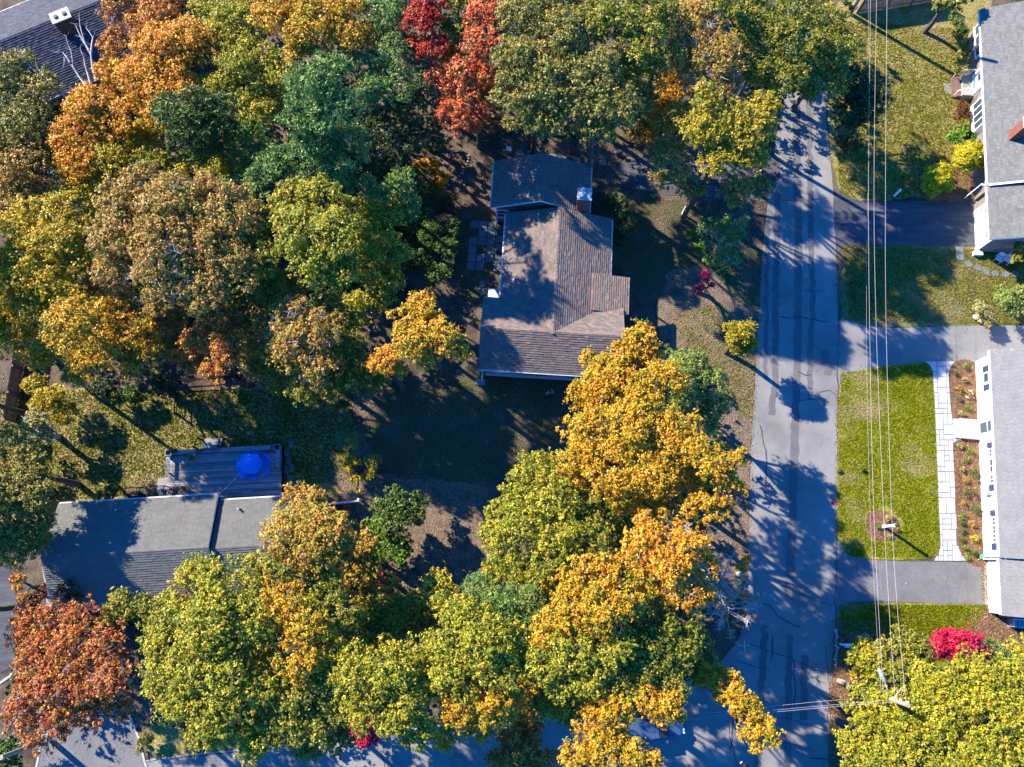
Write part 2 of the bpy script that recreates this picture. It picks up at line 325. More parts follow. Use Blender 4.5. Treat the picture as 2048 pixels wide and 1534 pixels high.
# bluestone walkway: a base slab and every paver of its own
def interp(tab, v):
    for (v0, a), (v1, b) in zip(tab[:-1], tab[1:]):
        if v0 <= v <= v1: return a + (b - a) * (v - v0) / (v1 - v0)
    return tab[0][1] if v < tab[0][0] else tab[-1][1]
LE = [(722, 1848), (727, 1855), (734, 1862), (744, 1865), (756, 1866), (793, 1869), (899, 1873.5), (1000, 1877), (1085, 1881), (1098, 1880), (1110, 1875), (1122, 1867)]
RE = [(722, 1912), (728, 1906), (735, 1901), (751, 1897.6), (801, 1901), (824, 1903), (832, 1906), (837, 1915), (838, 1921), (880, 1922.5), (881, 1916), (885, 1909), (893, 1906.5), (1085, 1915.5), (1098, 1918), (1110, 1925), (1122, 1934)]
path = sheet('path', [(a, v) for v, a in LE] + [(a, v) for v, a in reversed(RE)], .03, M['joint'], 0, it=0, thick=.03)
rd = random.Random(5); occ = {}
ncol, nrow = 10, 38
vrow = [722 + 400 * i / nrow for i in range(nrow + 1)]
def ucol(c): return 1846 + 9.2 * c
def paver_poly(c0, c1, r0, r1):
    g = .55; L_ = []; R_ = []
    k = 4
    for i in range(k + 1):
        v = vrow[r0] + g + (vrow[r1] - vrow[r0] - 2 * g) * i / k
        sh = (v - 722) * .034
        lo = max(ucol(c0) + sh + g, interp(LE, v) + g); hi = min(ucol(c1) + sh - g, interp(RE, v) - g)
        if hi - lo > 1.2: L_.append((lo, v)); R_.append((hi, v))
    if len(L_) < 2: return None
    return L_ + R_[::-1]
for r in range(nrow):
    for c in range(ncol):
        if (r, c) in occ: continue
        opts = [(1, 1), (2, 1), (1, 2), (2, 2), (2, 2), (2, 1), (3, 2), (2, 3)]
        rd.shuffle(opts)
        for (dc, dr) in opts + [(1, 1)]:
            if c + dc <= ncol and r + dr <= nrow and all((r + i, c + j) not in occ for i in range(dr) for j in range(dc)): break
        for i in range(dr):
            for j in range(dc): occ[(r + i, c + j)] = 1
        pp = paver_poly(c, c + dc, r, r + dr)
        if not pp: continue
        t = rd.uniform(.93, 1.05); b = MB(); P = [G(u, v, .05) for u, v in pp][::-1]
        zt = .05 + rd.uniform(-.002, .002)
        b.prism(P, .032, zt, (t, t, t * rd.uniform(.99, 1.03)))
        b.build('paver', M['paver'], path, tint=True)

# ---------------------------------------------------------------- houses
def tabs(mb, org, along, up, length, height, colfn, nrm, exp_=.18, wd=.32, t=.042):
    """overlapping shingle tabs on a slope; org is the eave corner"""
    rdl = random.Random(int(length * 100 + height * 10)); n = int(height / exp_) + 1
    for i in range(n):
        s0 = i * exp_ - .02; s1 = min((i + 1) * exp_, height); x = -rdl.uniform(0, wd)
        while x < length:
            x0 = max(0, x + .004); x1 = min(length, x + wd - .004); x += wd
            if x1 - x0 < .03: continue
            h = t * rdl.uniform(.8, 1.25); a = org + along * x0 + up * s0; b_ = org + along * x1 + up * s0
            c = org + along * x1 + up * (s1 + .01); d = org + along * x0 + up * (s1 + .01)
            cl = colfn(rdl)
            mb.add([a + nrm * h, b_ + nrm * h, c + nrm * .004, d + nrm * .004, a - nrm * .02, b_ - nrm * .02], [(0, 1, 2, 3), (0, 4, 5, 1)], cl)
def col_brown(r_):
    k = r_.random(); v = r_.uniform(.8, 1.2)
    c = (.14, .116, .104) if k < .62 else ((.19, .125, .1) if k < .8 else (.12, .112, .108)); return tuple(x * v for x in c)
def col_grey(r_):
    v = r_.uniform(.88, 1.12); return (.105 * v, .108 * v, .105 * v)
def col_pale(r_):
    v = r_.uniform(.95, 1.05); return (.165 * v, .17 * v, .175 * v)
def col_slate(r_):
    v = r_.uniform(.7, 1.3); return (.055 * v, .06 * v, .075 * v)
def col_tr(r_):
    v = r_.uniform(.85, 1.15); return (.125 * v, .128 * v, .128 * v)

def gable(root, axis, c, a, b, ze, zr, lo, hi, colfn, trim, wall, ov=.35, rake=.25, base=0.0, walls=True, wd=.32):
    """axis: direction of the ridge. c: ridge position across; a,b: eave positions across (a<c<b)"""
    T = (lambda l, p, z: Vector((l, p, z))) if axis == 'x' else (lambda l, p, z: Vector((p, l, z)))
    th = .16
    # solid roof body
    mb = MB(); sec = [(a, ze), (c, zr), (b, ze), (b, ze - th), (c, zr - th), (a, ze - th)]
    vs_ = [T(lo, p, z) for p, z in sec] + [T(hi, p, z) for p, z in sec]
    mb.add(vs_, [(0, 1, 4, 5), (1, 2, 3, 4), (6, 11, 10, 7), (7, 10, 9, 8), (0, 6, 7, 1), (1, 7, 8, 2), (2, 8, 9, 3), (3, 9, 10, 4), (4, 10, 11, 5), (5, 11, 6, 0)])
    roof = mb.build('roof', trim, root)
    sm = MB()
    for e in (a, b):
        s = 1 if e > c else -1; run = abs(e - c); rise = zr - ze; Ls = math.hypot(run, rise)
        up = (T(0, -s * run / Ls, rise / Ls)); al = T(1, 0, 0); nn = (T(0, s * rise / Ls, run / Ls))
        tabs(sm, T(lo, e, ze) + nn * .012, al, up, hi - lo, Ls, colfn, nn, wd=wd)
    o = sm.build('shingles', M['shingle_brown'], roof, tint=True); o['kind'] = 'stuff'
    # ridge cap pieces
    cp = MB(); k = int((hi - lo) / .3); rr = random.Random(3)
    for i in range(k):
        l0 = lo + (hi - lo) * i / k; l1 = lo + (hi - lo) * (i + 1) / k + .03; h = .05; q = .14; dz = (zr - ze) / abs(a - c) * q
        cl = colfn(rr)
        cp.add([T(l0, c - q, zr - dz + h), T(l0, c, zr + h), T(l0, c + q, zr - dz + h), T(l1, c - q, zr - dz + .03), T(l1, c, zr + .03), T(l1, c + q, zr - dz + .03)],
               [(0, 1, 4, 3), (1, 2, 5, 4)], cl)
    o = cp.build('ridge_cap', M['shingle_brown'], roof, tint=True); o['kind'] = 'stuff'
    # gutters
    for e in (a, b):
        s = 1 if e > c else -1; g = MB()
        p0, p1 = sorted((e + s * .02, e + s * .14)); v0 = T(lo + .05, p0, ze - .13); v1 = T(hi - .05, p1, ze - .01)
        g.box(min(v0.x, v1.x), max(v0.x, v1.x), min(v0.y, v1.y), max(v0.y, v1.y), ze - .13, ze - .015)
        g.build('gutter', M['grey_trim'], root)
    if walls:
        mb = MB(); zz = ze - .2; wa, wb = a + ov, b - ov; sl_ = (zr - ze) / max(c - a, .1)
        zc = zr - th - .04; za = ze - th + sl_ * ov * .9 - .04
        sec = [(wa, base), (wb, base), (wb, za), (c, zc), (wa, za)]
        vs_ = [T(lo + rake, p, z) for p, z in sec] + [T(hi - rake, p, z) for p, z in sec]
        mb.add(vs_, [(4, 3, 2, 1, 0), (5, 6, 7, 8, 9), (0, 1, 6, 5), (1, 2, 7, 6), (2, 3, 8, 7), (3, 4, 9, 8), (4, 0, 5, 9)])
        mb.build('wall', wall, root)
    return roof

def window(root, p, facing, wd=.9, ht=1.2, cols=2, rows=2, frame=None, name='window'):
    """facing: 'x-','x+','y-','y+' ; p centre on the wall plane"""
    Mx = Matrix.Translation(p) @ {'y-': Matrix.Identity(4), 'y+': Matrix.Rotation(math.pi, 4, 'Z'), 'x-': Matrix.Rotation(-math.pi / 2, 4, 'Z'), 'x+': Matrix.Rotation(math.pi / 2, 4, 'Z')}[facing]
    f = MB(); t = .09
    f.box(-wd / 2 - t, wd / 2 + t, -.05, .0, ht / 2, ht / 2 + t, Mx); f.box(-wd / 2 - t - .04, wd / 2 + t + .04, -.09, .0, -ht / 2 - t, -ht / 2, Mx)
    f.box(-wd / 2 - t, -wd / 2, -.05, .0, -ht / 2, ht / 2, Mx); f.box(wd / 2, wd / 2 + t, -.05, .0, -ht / 2, ht / 2, Mx)
    for i in range(1, cols): x = -wd / 2 + wd * i / cols; f.box(x - .02, x + .02, -.04, -.012, -ht / 2, ht / 2, Mx)
    for i in range(1, rows): z = -ht / 2 + ht * i / rows; f.box(-wd / 2, wd / 2, -.043, -.01, z - .02, z + .02, Mx)
    w_ = f.build(name, frame or M['white'], root)
    g = MB(); g.box(-wd / 2, wd / 2, -.01, -.004, -ht / 2, ht / 2, Mx); g.build('pane', M['glass'], w_)
    return w_
def shutter(root, p, facing='x-', wd=.46, ht=1.45):
    Mx = Matrix.Translation(p) @ Matrix.Rotation(-math.pi / 2, 4, 'Z'); f = MB()
    f.box(-wd / 2, wd / 2, -.04, 0, -ht / 2, ht / 2, Mx)
    for i in range(9): z = -ht / 2 + .1 + i * (ht - .2) / 8; f.box(-wd / 2 + .05, wd / 2 - .05, -.055, -.041, z - .04, z + .03, Mx)
    f.build('shutter', M['navy'], root)
def chimney(root, x0, x1, y0, y1, z0, z1, caps=2):
    b = MB(); b.box(x0 + .012, x1 - .012, y0 + .012, y1 - .012, z0, z1); ch = b.build('chimney', M['mortar'], root)
    k = MB(); n = int((z1 - z0) / .085); rr = random.Random(9)
    for i in range(n):
        za = z0 + i * .085; off = .11 if i % 2 else 0
        for (ax, f0, f1, q, s) in (('x', x0, x1, y0, 0), ('x', x0, x1, y1, 1), ('y', y0, y1, x0, 0), ('y', y0, y1, x1, 1)):
            p = f0 - off
            while p < f1 - .02:
                pa, pb = max(p + .006, f0), min(p + .214, f1); p += .22
                if pb - pa < .03: continue
                d = (q - .003, q + .0125) if s == 0 else (q - .0125, q + .003)
                tt = rr.uniform(.7, 1.2)
                if ax == 'x': k.box(pa, pb, d[0], d[1], za + .006, za + .079)
                else: k.box(d[0], d[1], pa, pb, za + .006, za + .079)
    o = k.build('bricks', M['brick'], ch); o['kind'] = 'stuff'
    c = MB(); c.box(x0 - .08, x1 + .08, y0 - .08, y1 + .08, z1, z1 + .1); c.build('cap', M['concrete'], ch)
    if caps:
        f = MB(); 
        for i in range(caps):
            xx = x0 + (x1 - x0) * (i + .5) / caps; f.box(xx - .13, xx + .13, (y0 + y1) / 2 - .13, (y0 + y1) / 2 + .13, z1 + .1, z1 + .2)
        f.build('flue', M['darkwood'], ch)
    return ch
def pipe(root, x, y, z, h=.4, r=.06, name='vent_pipe', m=None):
    b = MB(); b.lathe([(r, 0), (r, h), (r * .8, h)], (x, y, z), 10); b.build(name, m or M['white'], root)

# --- the brown roofed house in the middle
h = thing('house', 'brown shingle roofed house with crossing gables in the middle of the wooded lot', 'house', (3, 17, 0), R(-3.6))
gable(h, 'x', -.2, -2.95, 2.6, 3.0, 4.5, -5.35, 5.35, col_brown, M['grey_trim'], M['brown_wall'])
gable(h, 'y', 0.05, -4.05, 4.2, 3.0, 4.53, -.35, 9.75, col_brown, M['grey_trim'], M['brown_wall'])
# taller rear wing
gable(h, 'y', -1.45, -5.25, 2.38, 3.25, 4.95, 10.0, 14.0, col_brown, M['white'], M['brown_wall'])
# porch roof, shallower, in front of the right slope
mb = MB(); x0, x1, ya, yb = 2.8, 5.75, 2.0, 4.95; za, zb = 3.56, 3.0
mb.add([(x0, ya, za), (x1, ya, zb), (x1, yb, zb), (x0, yb, za), (x0, ya, za - .15), (x1, ya, zb - .15), (x1, yb, zb - .15), (x0, yb, za - .15)], [(0, 1, 2, 3), (7, 6, 5, 4), (0, 4, 5, 1), (1, 5, 6, 2), (2, 6, 7, 3), (3, 7, 4, 0)])
pr = mb.build('porch_roof', M['grey_trim'], h); sm = MB(); L_ = math.hypot(x1 - x0, za - zb)
tabs(sm, Vector((x1, ya, zb + .012)), Vector((0, 1, 0)), Vector(((x0 - x1) / L_, 0, (za - zb) / L_)), yb - ya, L_, col_brown, Vector(((za - zb) / L_, 0, (x1 - x0) / L_)))
sm.build('shingles', M['shingle_brown'], pr, tint=True)['kind'] = 'stuff'
for yy in (2.2, 4.75):
    mb = MB(); mb.box(5.45, 5.57, yy - .06, yy + .06, 0, 2.9); mb.build('porch_post', M['white'], h)
chimney(h, 1.35, 2.25, 9.86, 10.6, 0, 5.9, 0)
mb = MB(); mb.box(1.25, 2.35, 9.72, 10.72, 6.02, 6.08); [mb.box(x - .03, x + .03, y - .03, y + .03, 6.0, 6.02) for x in (1.4, 2.2) for y in (9.9, 10.5)]; mb.build('chimney_cap', M['bulkhead'], h)
window(h, Vector((-4.42, 10.24, 1.75)), 'y-', .8, 1.2, 1, 2)
mb = MB(); mb.box(-4.95, -4.83, 10.16, 10.25, 0, 3.0); mb.build('corner_board', M['white'], h)
pipe(h, -3.3, 7.0, 3.25, .45); pipe(h, -3.15, 4.0, 3.3, .4, .07)
for xx, ww in ((-3.4, 1.5), (.6, 1.1), (3.5, 1.4)): window(h, Vector((xx, -2.61, 1.6)), 'y-', ww, 1.0, 2, 1)
mb = MB(); mb.box(-4.95, 4.95, -2.82, -2.61, .3, .42); mb.build('sill_band', M['grey_trim'], h)
mb = MB(); mb.tube([(-5.2, -3.03, 2.9), (-5.15, -2.75, 2.6), (-5.15, -2.72, .15), (-5.2, -3.2, .08)], .05, 6); mb.build('downspout', M['white'], h)
mb = MB(); mb.box(-5.7, -4.9, -3.55, -3.1, 0, .08); mb.build('splash_block', M['concrete_grey'], h)
for (x, y) in ((-5.14, 3.57),):
    bh = MB(); bh.add([(-5.15, 2.95, .25), (-3.75, 2.95, .75), (-3.75, 4.35, .75), (-5.15, 4.35, .25), (-5.15, 2.95, 0), (-3.75, 2.95, 0), (-3.75, 4.35, 0), (-5.15, 4.35, 0)],
           [(4, 5, 1, 0), (5, 6, 2, 1), (6, 7, 3, 2), (7, 4, 0, 3), (0, 1, 2, 3)]); bk = bh.build('cellar_hatch', M['concrete_grey'], h)
    for s in (0, 1):
        y0_ = 2.98 + s * .69; d = MB(); d.add([(-5.17, y0_, .262), (-3.75, y0_, .772), (-3.75, y0_ + .66, .772), (-5.17, y0_ + .66, .262), (-5.17, y0_, .3), (-3.75, y0_, .81), (-3.75, y0_ + .66, .81), (-5.17, y0_ + .66, .3)],
            [(3, 2, 1, 0), (4, 5, 6, 7), (0, 1, 5, 4), (1, 2, 6, 5), (2, 3, 7, 6), (3, 0, 4, 7)]); d.build('hatch_door', M['bulkhead'], bk)
# dark cold frame under the window
cf = thing('cold_frame', 'black three pane cold frame beside the patio under the rear window', 'cold frame', (0, 0, 0)); cf.matrix_world = h.matrix_basis.copy() if False else cf.matrix_world
def H1(x, y):   # local house coords -> world
    a = R(-3.6); return (3 + x * math.cos(a) - y * math.sin(a), 17 + x * math.sin(a) + y * math.cos(a))
cx_, cy_ = H1(-4.4, 8.6); cf.location = (cx_, cy_, 0); cf.rotation_euler = (0, 0, R(-3.6))
mb = MB(); mb.box(-.42, .38, -1.1, 1.1, 0, .5); mb.build('frame', M['black'], cf)
for i in range(3): mb = MB(); mb.box(-.36, .32, -1.02 + i * .7, -.4 + i * .7, .5, .53); mb.build('pane', M['glass'], cf)

# --- white house at the right edge
h = thing('house', 'white sided house with pale grey roof and navy shutters beside the paver walk', 'house', (35, 0, 0), R(-5))
gable(h, 'y', 4.2, -.25, 8.8, 2.95, 5.0, .5, 15.9, col_pale, M['white'], M['siding'], ov=.5, rake=.12)
gable(h, 'y', 4.2, -.2, 8.6, 2.75, 4.6, -3.5, .48, col_pale, M['white'], M['siding'], ov=.68, rake=.12)
wx = .245
def vloc(u, v, z, org=(35, 0), rot=-5):
    a = R(rot); x, y = G(u, v, z); x -= org[0]; y -= org[1]
    return (x * math.cos(a) + y * math.sin(a), -x * math.sin(a) + y * math.cos(a))
for v_ in (735, 772): shutter(h, Vector((wx, vloc(1977, v_, 1.8)[1], 1.75)))
window(h, Vector((wx, vloc(1977, 753, 1.8)[1], 1.75)), 'x-', .66, 1.35, 1, 2)
for v_ in (889, 974, 1025, 1092): shutter(h, Vector((wx, vloc(1985, v_, 1.9)[1], 1.8)), ht=1.3)
for v_, w_ in ((904, .5), (930, .95), (957, .5), (1041, .5), (1058, .5), (1075, .5)):
    window(h, Vector((wx, vloc(1987, v_, 2)[1], 1.95)), 'x-', w_, 1.15, 2, 3)
d = MB(); Mx = Matrix.Translation((wx, vloc(1980, 853, 1.4)[1], 1.35)) @ Matrix.Rotation(-math.pi / 2, 4, 'Z')
d.box(-.5, .5, -.05, 0, -1.05, 1.05, Mx); dr = d.build('door', M['white'], h)
for s in (-1, 1): d = MB(); d.box(-.4, .4, -.06, -.051, -.45 + s * .5, .45 + s * .5, Mx); d.build('pane', M['glass'], dr)
d = MB(); d.box(.36, .4, -.11, -.06, -.1, .05, Mx); d.build('handle', M['black'], dr)
gy0, gy1 = -3.05, .1; d = MB(); d.box(.44, .475, gy0, gy1, .02, 2.2); gd = d.build('garage_door', M['white'], h)
for i in range(4): d = MB(); yy = gy0 + (gy1 - gy0) * (i + .5) / 4; d.box(.43, .439, yy - .28, yy + .28, 1.6, 1.9); d.build('pane', M['glass'], gd)
d = MB(); [d.box(.434, .439, gy0, gy1, z - .012, z + .012) for z in (.55, 1.08, 1.58)]; d.build('groove', M['grey_trim'], gd)
d = MB(); d.box(-.3, .26, .52, .6, .5, 3.0) if False else d.box(.12, .3, .42, .5, 0, 2.9); d.build('corner_board', M['white'], h)
d = MB(); py = vloc(1942, 858, .3)[1]; d.box(-1.28, .24, py - .78, py + .78, .0, .34); d.build('porch_slab', M['concrete'], h)
d = MB(); d.box(-1.62, -1.29, py - .76, py + .76, .0, .17); d.build('step', M['concrete'], h)
mt = MB(); my = vloc(1966, 986, 1.2)[1]; mt.box(.05, .24, my - .14, my + .14, .9, 1.5); mt.lathe([(.1, 0), (.1, .08), (.06, .1)], (.12, my, 1.5), 12); mt.tube([(.17, my + .05, 1.5), (.17, my + .05, 2.7)], .025, 6); mt.build('electric_meter', M['metal'], h)
pipe(h, 1.6, 6.0, 3.75, .35); pipe(h, 1.75, -1.2, 3.4, .3, .05)
mb = MB(); mb.box(2.5, 2.9, 6.4, 6.7, 4.1, 4.5); mb.build('roof_vent', M['brown_wall'], h)
ac = thing('air_conditioner', 'boxy grey heat pump unit standing in the shade behind the white house', 'air conditioner', (*G(2036, 1246, .3), 0), R(-5))
mb = MB(); mb.box(-.55, .45, -.3, .3, .06, .75); mb.build('casing', M['metal'], ac)
mb = MB(); [mb.box(-.45 + .1 * i, -.41 + .1 * i, -.24, .24, .75, .765) for i in range(9)]; mb.build('grille', M['black'], ac)
mb = MB(); mb.box(-.65, .55, -.38, .38, 0, .06); mb.build('pad', M['concrete_grey'], ac)

# --- grey roofed house top right
h = thing('house', 'grey shingle roofed house with brick steps and garage at the top right corner', 'house', (38, 25, 0), R(-5.2))
gable(h, 'y', 4.0, -.62, 8.8, 2.95, 5.1, 4.35, 20.45, col_tr, M['white'], M['brown_wall'], ov=.6, rake=.2)
gable(h, 'y', 4.0, -.6, 8.6, 2.8, 4.75, -.22, 4.32, col_tr, M['white'], M['brown_wall'], ov=.45, rake=.25)
mb = MB(); mb.add([(-.65, 4.26, 2.98), (4.0, 4.26, 5.1), (8.7, 4.26, 2.98), (-.65, 4.4, 2.98), (4.0, 4.4, 5.1), (8.7, 4.4, 2.98), (-.65, 4.26, 3.04), (4.0, 4.26, 5.17), (8.7, 4.26, 3.04), (-.65, 4.4, 3.04), (4.0, 4.4, 5.17), (8.7, 4.4, 3.04)],
    [(0, 1, 7, 6), (1, 2, 8, 7), (3, 9, 10, 4), (4, 10, 11, 5), (6, 7, 10, 9), (7, 8, 11, 10)]); mb.build('rake_board', M['white'], h)
chimney(h, .75, 1.6, 8.0, 8.75, 3.0, 5.6, 0)
mb = MB(); mb.box(.68, 1.67, 7.93, 8.82, 5.7, 5.75); mb.build('chimney_cap', M['white'], h)
wx = -.02
for yy in (17.6, 18.6, 19.6): window(h, Vector((wx, yy, 1.7)), 'x-', .8, 1.2, 1, 2)
d = MB(); d.box(-.14, wx + .001, 14.0, 15.8, .5, 2.9); d.build('door_surround', M['white'], h)
d = MB(); d.box(-.19, -.141, 14.45, 15.35, .55, 2.6); dr = d.build('door', M['garage'], h)
d = MB(); d.box(-.2, -.191, 14.6, 15.2, 1.5, 2.4); d.build('pane', M['glass'], dr)
d = MB(); d.box(-1.0, -.02, 13.9, 15.8, 0, .55); lp = d.build('landing', M['concrete_grey'], h)
for i, z in enumerate((.18, .36)): d = MB(); d.box(-1.0 - .35 * (2 - i), -1.0 - .35 * (1 - i) , 13.9, 15.8, 0, z); d.build('brick_step', M['brick_step'], h)
for yy in (13.95, 15.75):
    d = MB(); d.tube([(-1.65, yy, .95), (-1.0, yy, 1.45), (-.1, yy, 1.45)], .035, 6); [d.tube([(x, yy, .3), (x, yy, z)], .025, 5) for x, z in ((-1.6, .98), (-1.0, 1.45), (-.75, 1.45), (-.5, 1.45))]; d.build('handrail', M['white'], h)
bw = MB(); bw.prism([(-.0, 9.9), (-.45, 10.2), (-.45, 12.7), (0, 13.0)], .7, 2.5); bwo = bw.build('bay_window', M['white'], h)
for i in range(4): d = MB(); y0_ = 10.3 + i * .6; d.box(-.46, -.451, y0_, y0_ + .5, 1.1, 2.35); d.build('pane', M['glass'], bwo)
d = MB(); d.box(-.16, -.12, .35, 3.2, .03, 2.2); gd = d.build('garage_door', M['garage'], h)
for i in range(4): d = MB(); d.box(-.17, -.161, .5 + i * .7, 1.0 + i * .7, 1.6, 1.95); d.build('pane', M['glass'], gd)
d = MB(); [d.box(-.165, -.161, .4, 3.15, z - .012, z + .012) for z in (.57, 1.1, 1.55)]; d.build('groove', M['white'], gd)
d = MB(); d.box(-.2, -.11, .1, .3, 0, 2.6); d.box(-.2, -.11, 3.25, 3.45, 0, 2.6); d.box(-.2, -.11, .3, 3.25, 2.24, 2.45); d.build('door_trim', M['white'], h)
d = MB(); d.tube([(-.9, 4.6, 0), (-.9, 4.6, 2.6)], .05, 6); d.build('porch_post', M['white'], h); d = MB(); d.tube([(-.9, 7.0, 0), (-.9, 7.0, 2.6)], .05, 6); d.build('porch_post', M['white'], h); d = MB(); d.box(-.95, -.1, 4.45, 4.55, 2.61, 2.7); d.build('porch_beam', M['white'], h)
mb = MB(); mb.box(-.35, -.1, .0, .05, 0, 2.6) if False else mb.box(-.17, -.05, -.02, .06, 0, 2.7); mb.build('corner_board', M['white'], h)
sp = thing('stepping_stone', 'single pale square stepping slab in the lawn before the brick steps', 'stepping stone', (*G(1897, 177), 0)); mb = MB(); mb.prism(ragged([(-.4, -.55), (.35, -.5), (.38, .5), (-.36, .52)], .3, .03), 0, .04); mb.build('slab', M['concrete_grey'], sp)

# --- grey roofed ranch house at bottom left
h = thing('house', 'long grey roofed ranch house below the deck at the lower left', 'house', (-27, 0, 0), R(3.4))
gable(h, 'x', .85, -2.75, 4.62, 3.0, 4.7, -5.5, 6.0, col_grey, M['white'], M['brown_wall'], ov=.3, rake=.2)
gable(h, 'x', .75, -2.7, 4.2, 2.75, 4.3, 6.02, 12.8, col_grey, M['white'], M['brown_wall'], ov=.3, rake=.2)
pipe(h, -1.0, 3.9, 3.2, .55, .07, 'vent_pipe', M['metal']); pipe(h, 7.6, 3.5, 2.95, .55, .07, 'vent_pipe', M['metal'])
# --- slate roofed house top left
ang = R(26.2); ox, oy = -37.0, 42.55
h = thing('house', 'house with dark slate coloured shingle roof and brick chimney at the top left corner', 'house', (ox, oy, 0), ang)
gable(h, 'x', .0, -4.7, 4.7, 3.1, 5.3, -12.0, 9.0, col_slate, M['grey_trim'], M['brown_wall'], wd=.3)
def TL(u, v, z):
    x, y = G(u, v, z); x -= ox; y -= oy; return (x * math.cos(ang) + y * math.sin(ang), -x * math.sin(ang) + y * math.cos(ang))
a0 = TL(130, 42, 5.6)
chimney(h, a0[0] - .7, a0[0] + .7, a0[1] - .55, a0[1] + .35, 4.0, 6.3, 2)

# ---------------------------------------------------------------- deck
dk = thing('deck', 'weathered grey timber deck with built in benches behind the ranch house', 'deck', (-27, 8, 0), R(3.0))
DX0, DX1, DY0, DY1, DZ = .8, 9.45, -3.3, .5, .62
rd = random.Random(11); y = DY0; 
while y < DY1 - .02:
    segs = [DX0, DX1] if rd.random() < .45 else [DX0, rd.uniform(DX0 + 2, DX1 - 2), DX1]
    for s0, s1 in zip(segs[:-1], segs[1:]):
        k = rd.uniform(.55, 1.35); b = MB(); b.box(s0 + .004, s1 - .004, y + .006, min(y + .139, DY1), DZ - .04, DZ + rd.uniform(-.004, .004), tint=(k, k * .97, k * rd.uniform(.93, 1.03))); b.build('deck_board', M['deck'], dk, tint=True)
    y += .145
b = MB(); b.box(DX0 + .05, DX1 - .05, DY0 + .05, DY1 - .05, .3, DZ - .045); b.box(DX1 - .03, DX1 + .03, DY0, DY1, .2, DZ - .01) ; [b.box(x - .05, x + .05, y - .05, y + .05, 0, .3) for x in (1, 5, 9.3) for y in (-3, -1.5, .3)]; b.build('deck_frame', M['fence_grey'], dk)
def bench(x0, x1, y0, y1, ax):
    n = 3
    for i in range(n):
        b = MB()
        if ax == 'x': a_ = y0 + (y1 - y0) * i / n; b.box(x0, x1, a_ + .01, a_ + (y1 - y0) / n - .01, DZ + .4, DZ + .44, tint=(1.15,) * 3)
        else: a_ = x0 + (x1 - x0) * i / n; b.box(a_ + .01, a_ + (x1 - x0) / n - .01, y0, y1, DZ + .4, DZ + .44, tint=(1.15,) * 3)
        b.build('bench_slat', M['deck'], dk, tint=True)
    b = MB()
    pts_ = [(x0 + .15, (y0 + y1) / 2), (x1 - .15, (y0 + y1) / 2)] if ax == 'x' else [((x0 + x1) / 2, y0 + .15), ((x0 + x1) / 2, y1 - .15)]
    for px_, py_ in pts_: b.box(px_ - .05, px_ + .05, py_ - .05, py_ + .05, DZ + .005, DZ + .395)
    b.build('bench_support', M['deck'], dk, tint=True)
def L2(u, v, z): 
    a = R(3.0); x, y = G(u, v, z); x += 27; y -= 8; return (x * math.cos(a) + y * math.sin(a), -x * math.sin(a) + y * math.cos(a))
bench(1.15, 3.05, .08, .42, 'x'); bench(4.95, 8.7, .08, .42, 'x'); bench(.82, 1.12, -1.4, .0, 'y'); bench(9.1, 9.42, -1.3, .0, 'y')
for cx in (.98, 9.2):
    b = MB(); b.box(cx - .24, cx + .24, .0, .06, DZ + .005, DZ + .5); b.box(cx - .24, cx + .24, .42, .48, DZ + .005, DZ + .5); b.box(cx - .24, cx - .18, .06, .42, DZ + .005, DZ + .5); b.box(cx + .18, cx + .24, .06, .42, DZ + .005, DZ + .5); b.build('corner_planter', M['deck'], dk, tint=True)
for i in range(3):
    b = MB(); b.box(3.3, 4.7, .52 + i * .28, .52 + i * .28 + .26, 0, .5 - i * .17, tint=(.9, .9, .9)); b.build('stair_tread', M['deck'], dk, tint=True)
for i in range(3):
    b = MB(); b.box(.78 - .3 * (i + 1) + .02, .78 - .3 * i, -2.4, -1.55, 0, .5 - i * .17, tint=(.9, .9, .9)); b.build('stair_tread', M['deck'], dk, tint=True)
for x in (3.05, 4.85):
    b = MB(); b.box(x - .05, x + .05, .45, .55, DZ, DZ + .95); b.box(x - .05, x + .05, 1.25, 1.35, 0, .8)
    b.tube([(x, .4, DZ + .95), (x, 1.35, .85)], .05, 6); b.build('stair_rail', M['darkwood'], dk)
b = MB(); b.tube([(.7, -2.5, 0), (.7, -2.5, 1.5)], .05, 6); b.box(.66, .74, -3.6, -2.5, 1.45, 1.53); b.build('side_rail', M['white'], dk)

def W2(x, y):
    a = R(3.0); return (-27 + x * math.cos(a) - y * math.sin(a), 8 + x * math.sin(a) + y * math.cos(a))
# tarp covered table
x_, y_ = G(503, 928, 1.2)
tb = thing('covered_table', 'bright blue tarp draped over a patio table on the deck', 'table', (x_, y_, DZ), R(4))
nx, ny = 44, 36; V = []; Fc = []; rt = np.random.default_rng(3)
import mathutils.noise as mn
for j in range(ny + 1):
    for i in range(nx + 1):
        a = i / nx * 2 - 1; b_ = j / ny * 2 - 1; rr = math.hypot(a, b_); ang_ = math.atan2(b_, a)
        s_ = max(abs(a), abs(b_)) / (rr + 1e-6)
        x = a * s_ * 1.28; y = b_ * s_ * 1.12; q = math.hypot(x / 1.28, y / 1.12)
        hexr = .72 + .05 * math.cos(6 * ang_)
        if q < hexr: z = .78 + .12 * (1 - q / hexr) + .015 * mn.noise(Vector((x * 3, y * 3, 1)))
        else:
            k = min((q - hexr) / .22, 1); fold = .045 * math.sin(ang_ * 7 + 3 * mn.noise(Vector((x, y, 0)))) * k
            z = .78 - .72 * k ** .8 + .04 * mn.noise(Vector((x * 4, y * 4, 2))); sc_ = (1 + fold) * (.95 if q < .97 else 1.03 + .1 * mn.noise(Vector((x * 2, y * 2, 5)))); x *= sc_; y *= sc_
        V.append((x, y, max(z, .03)))
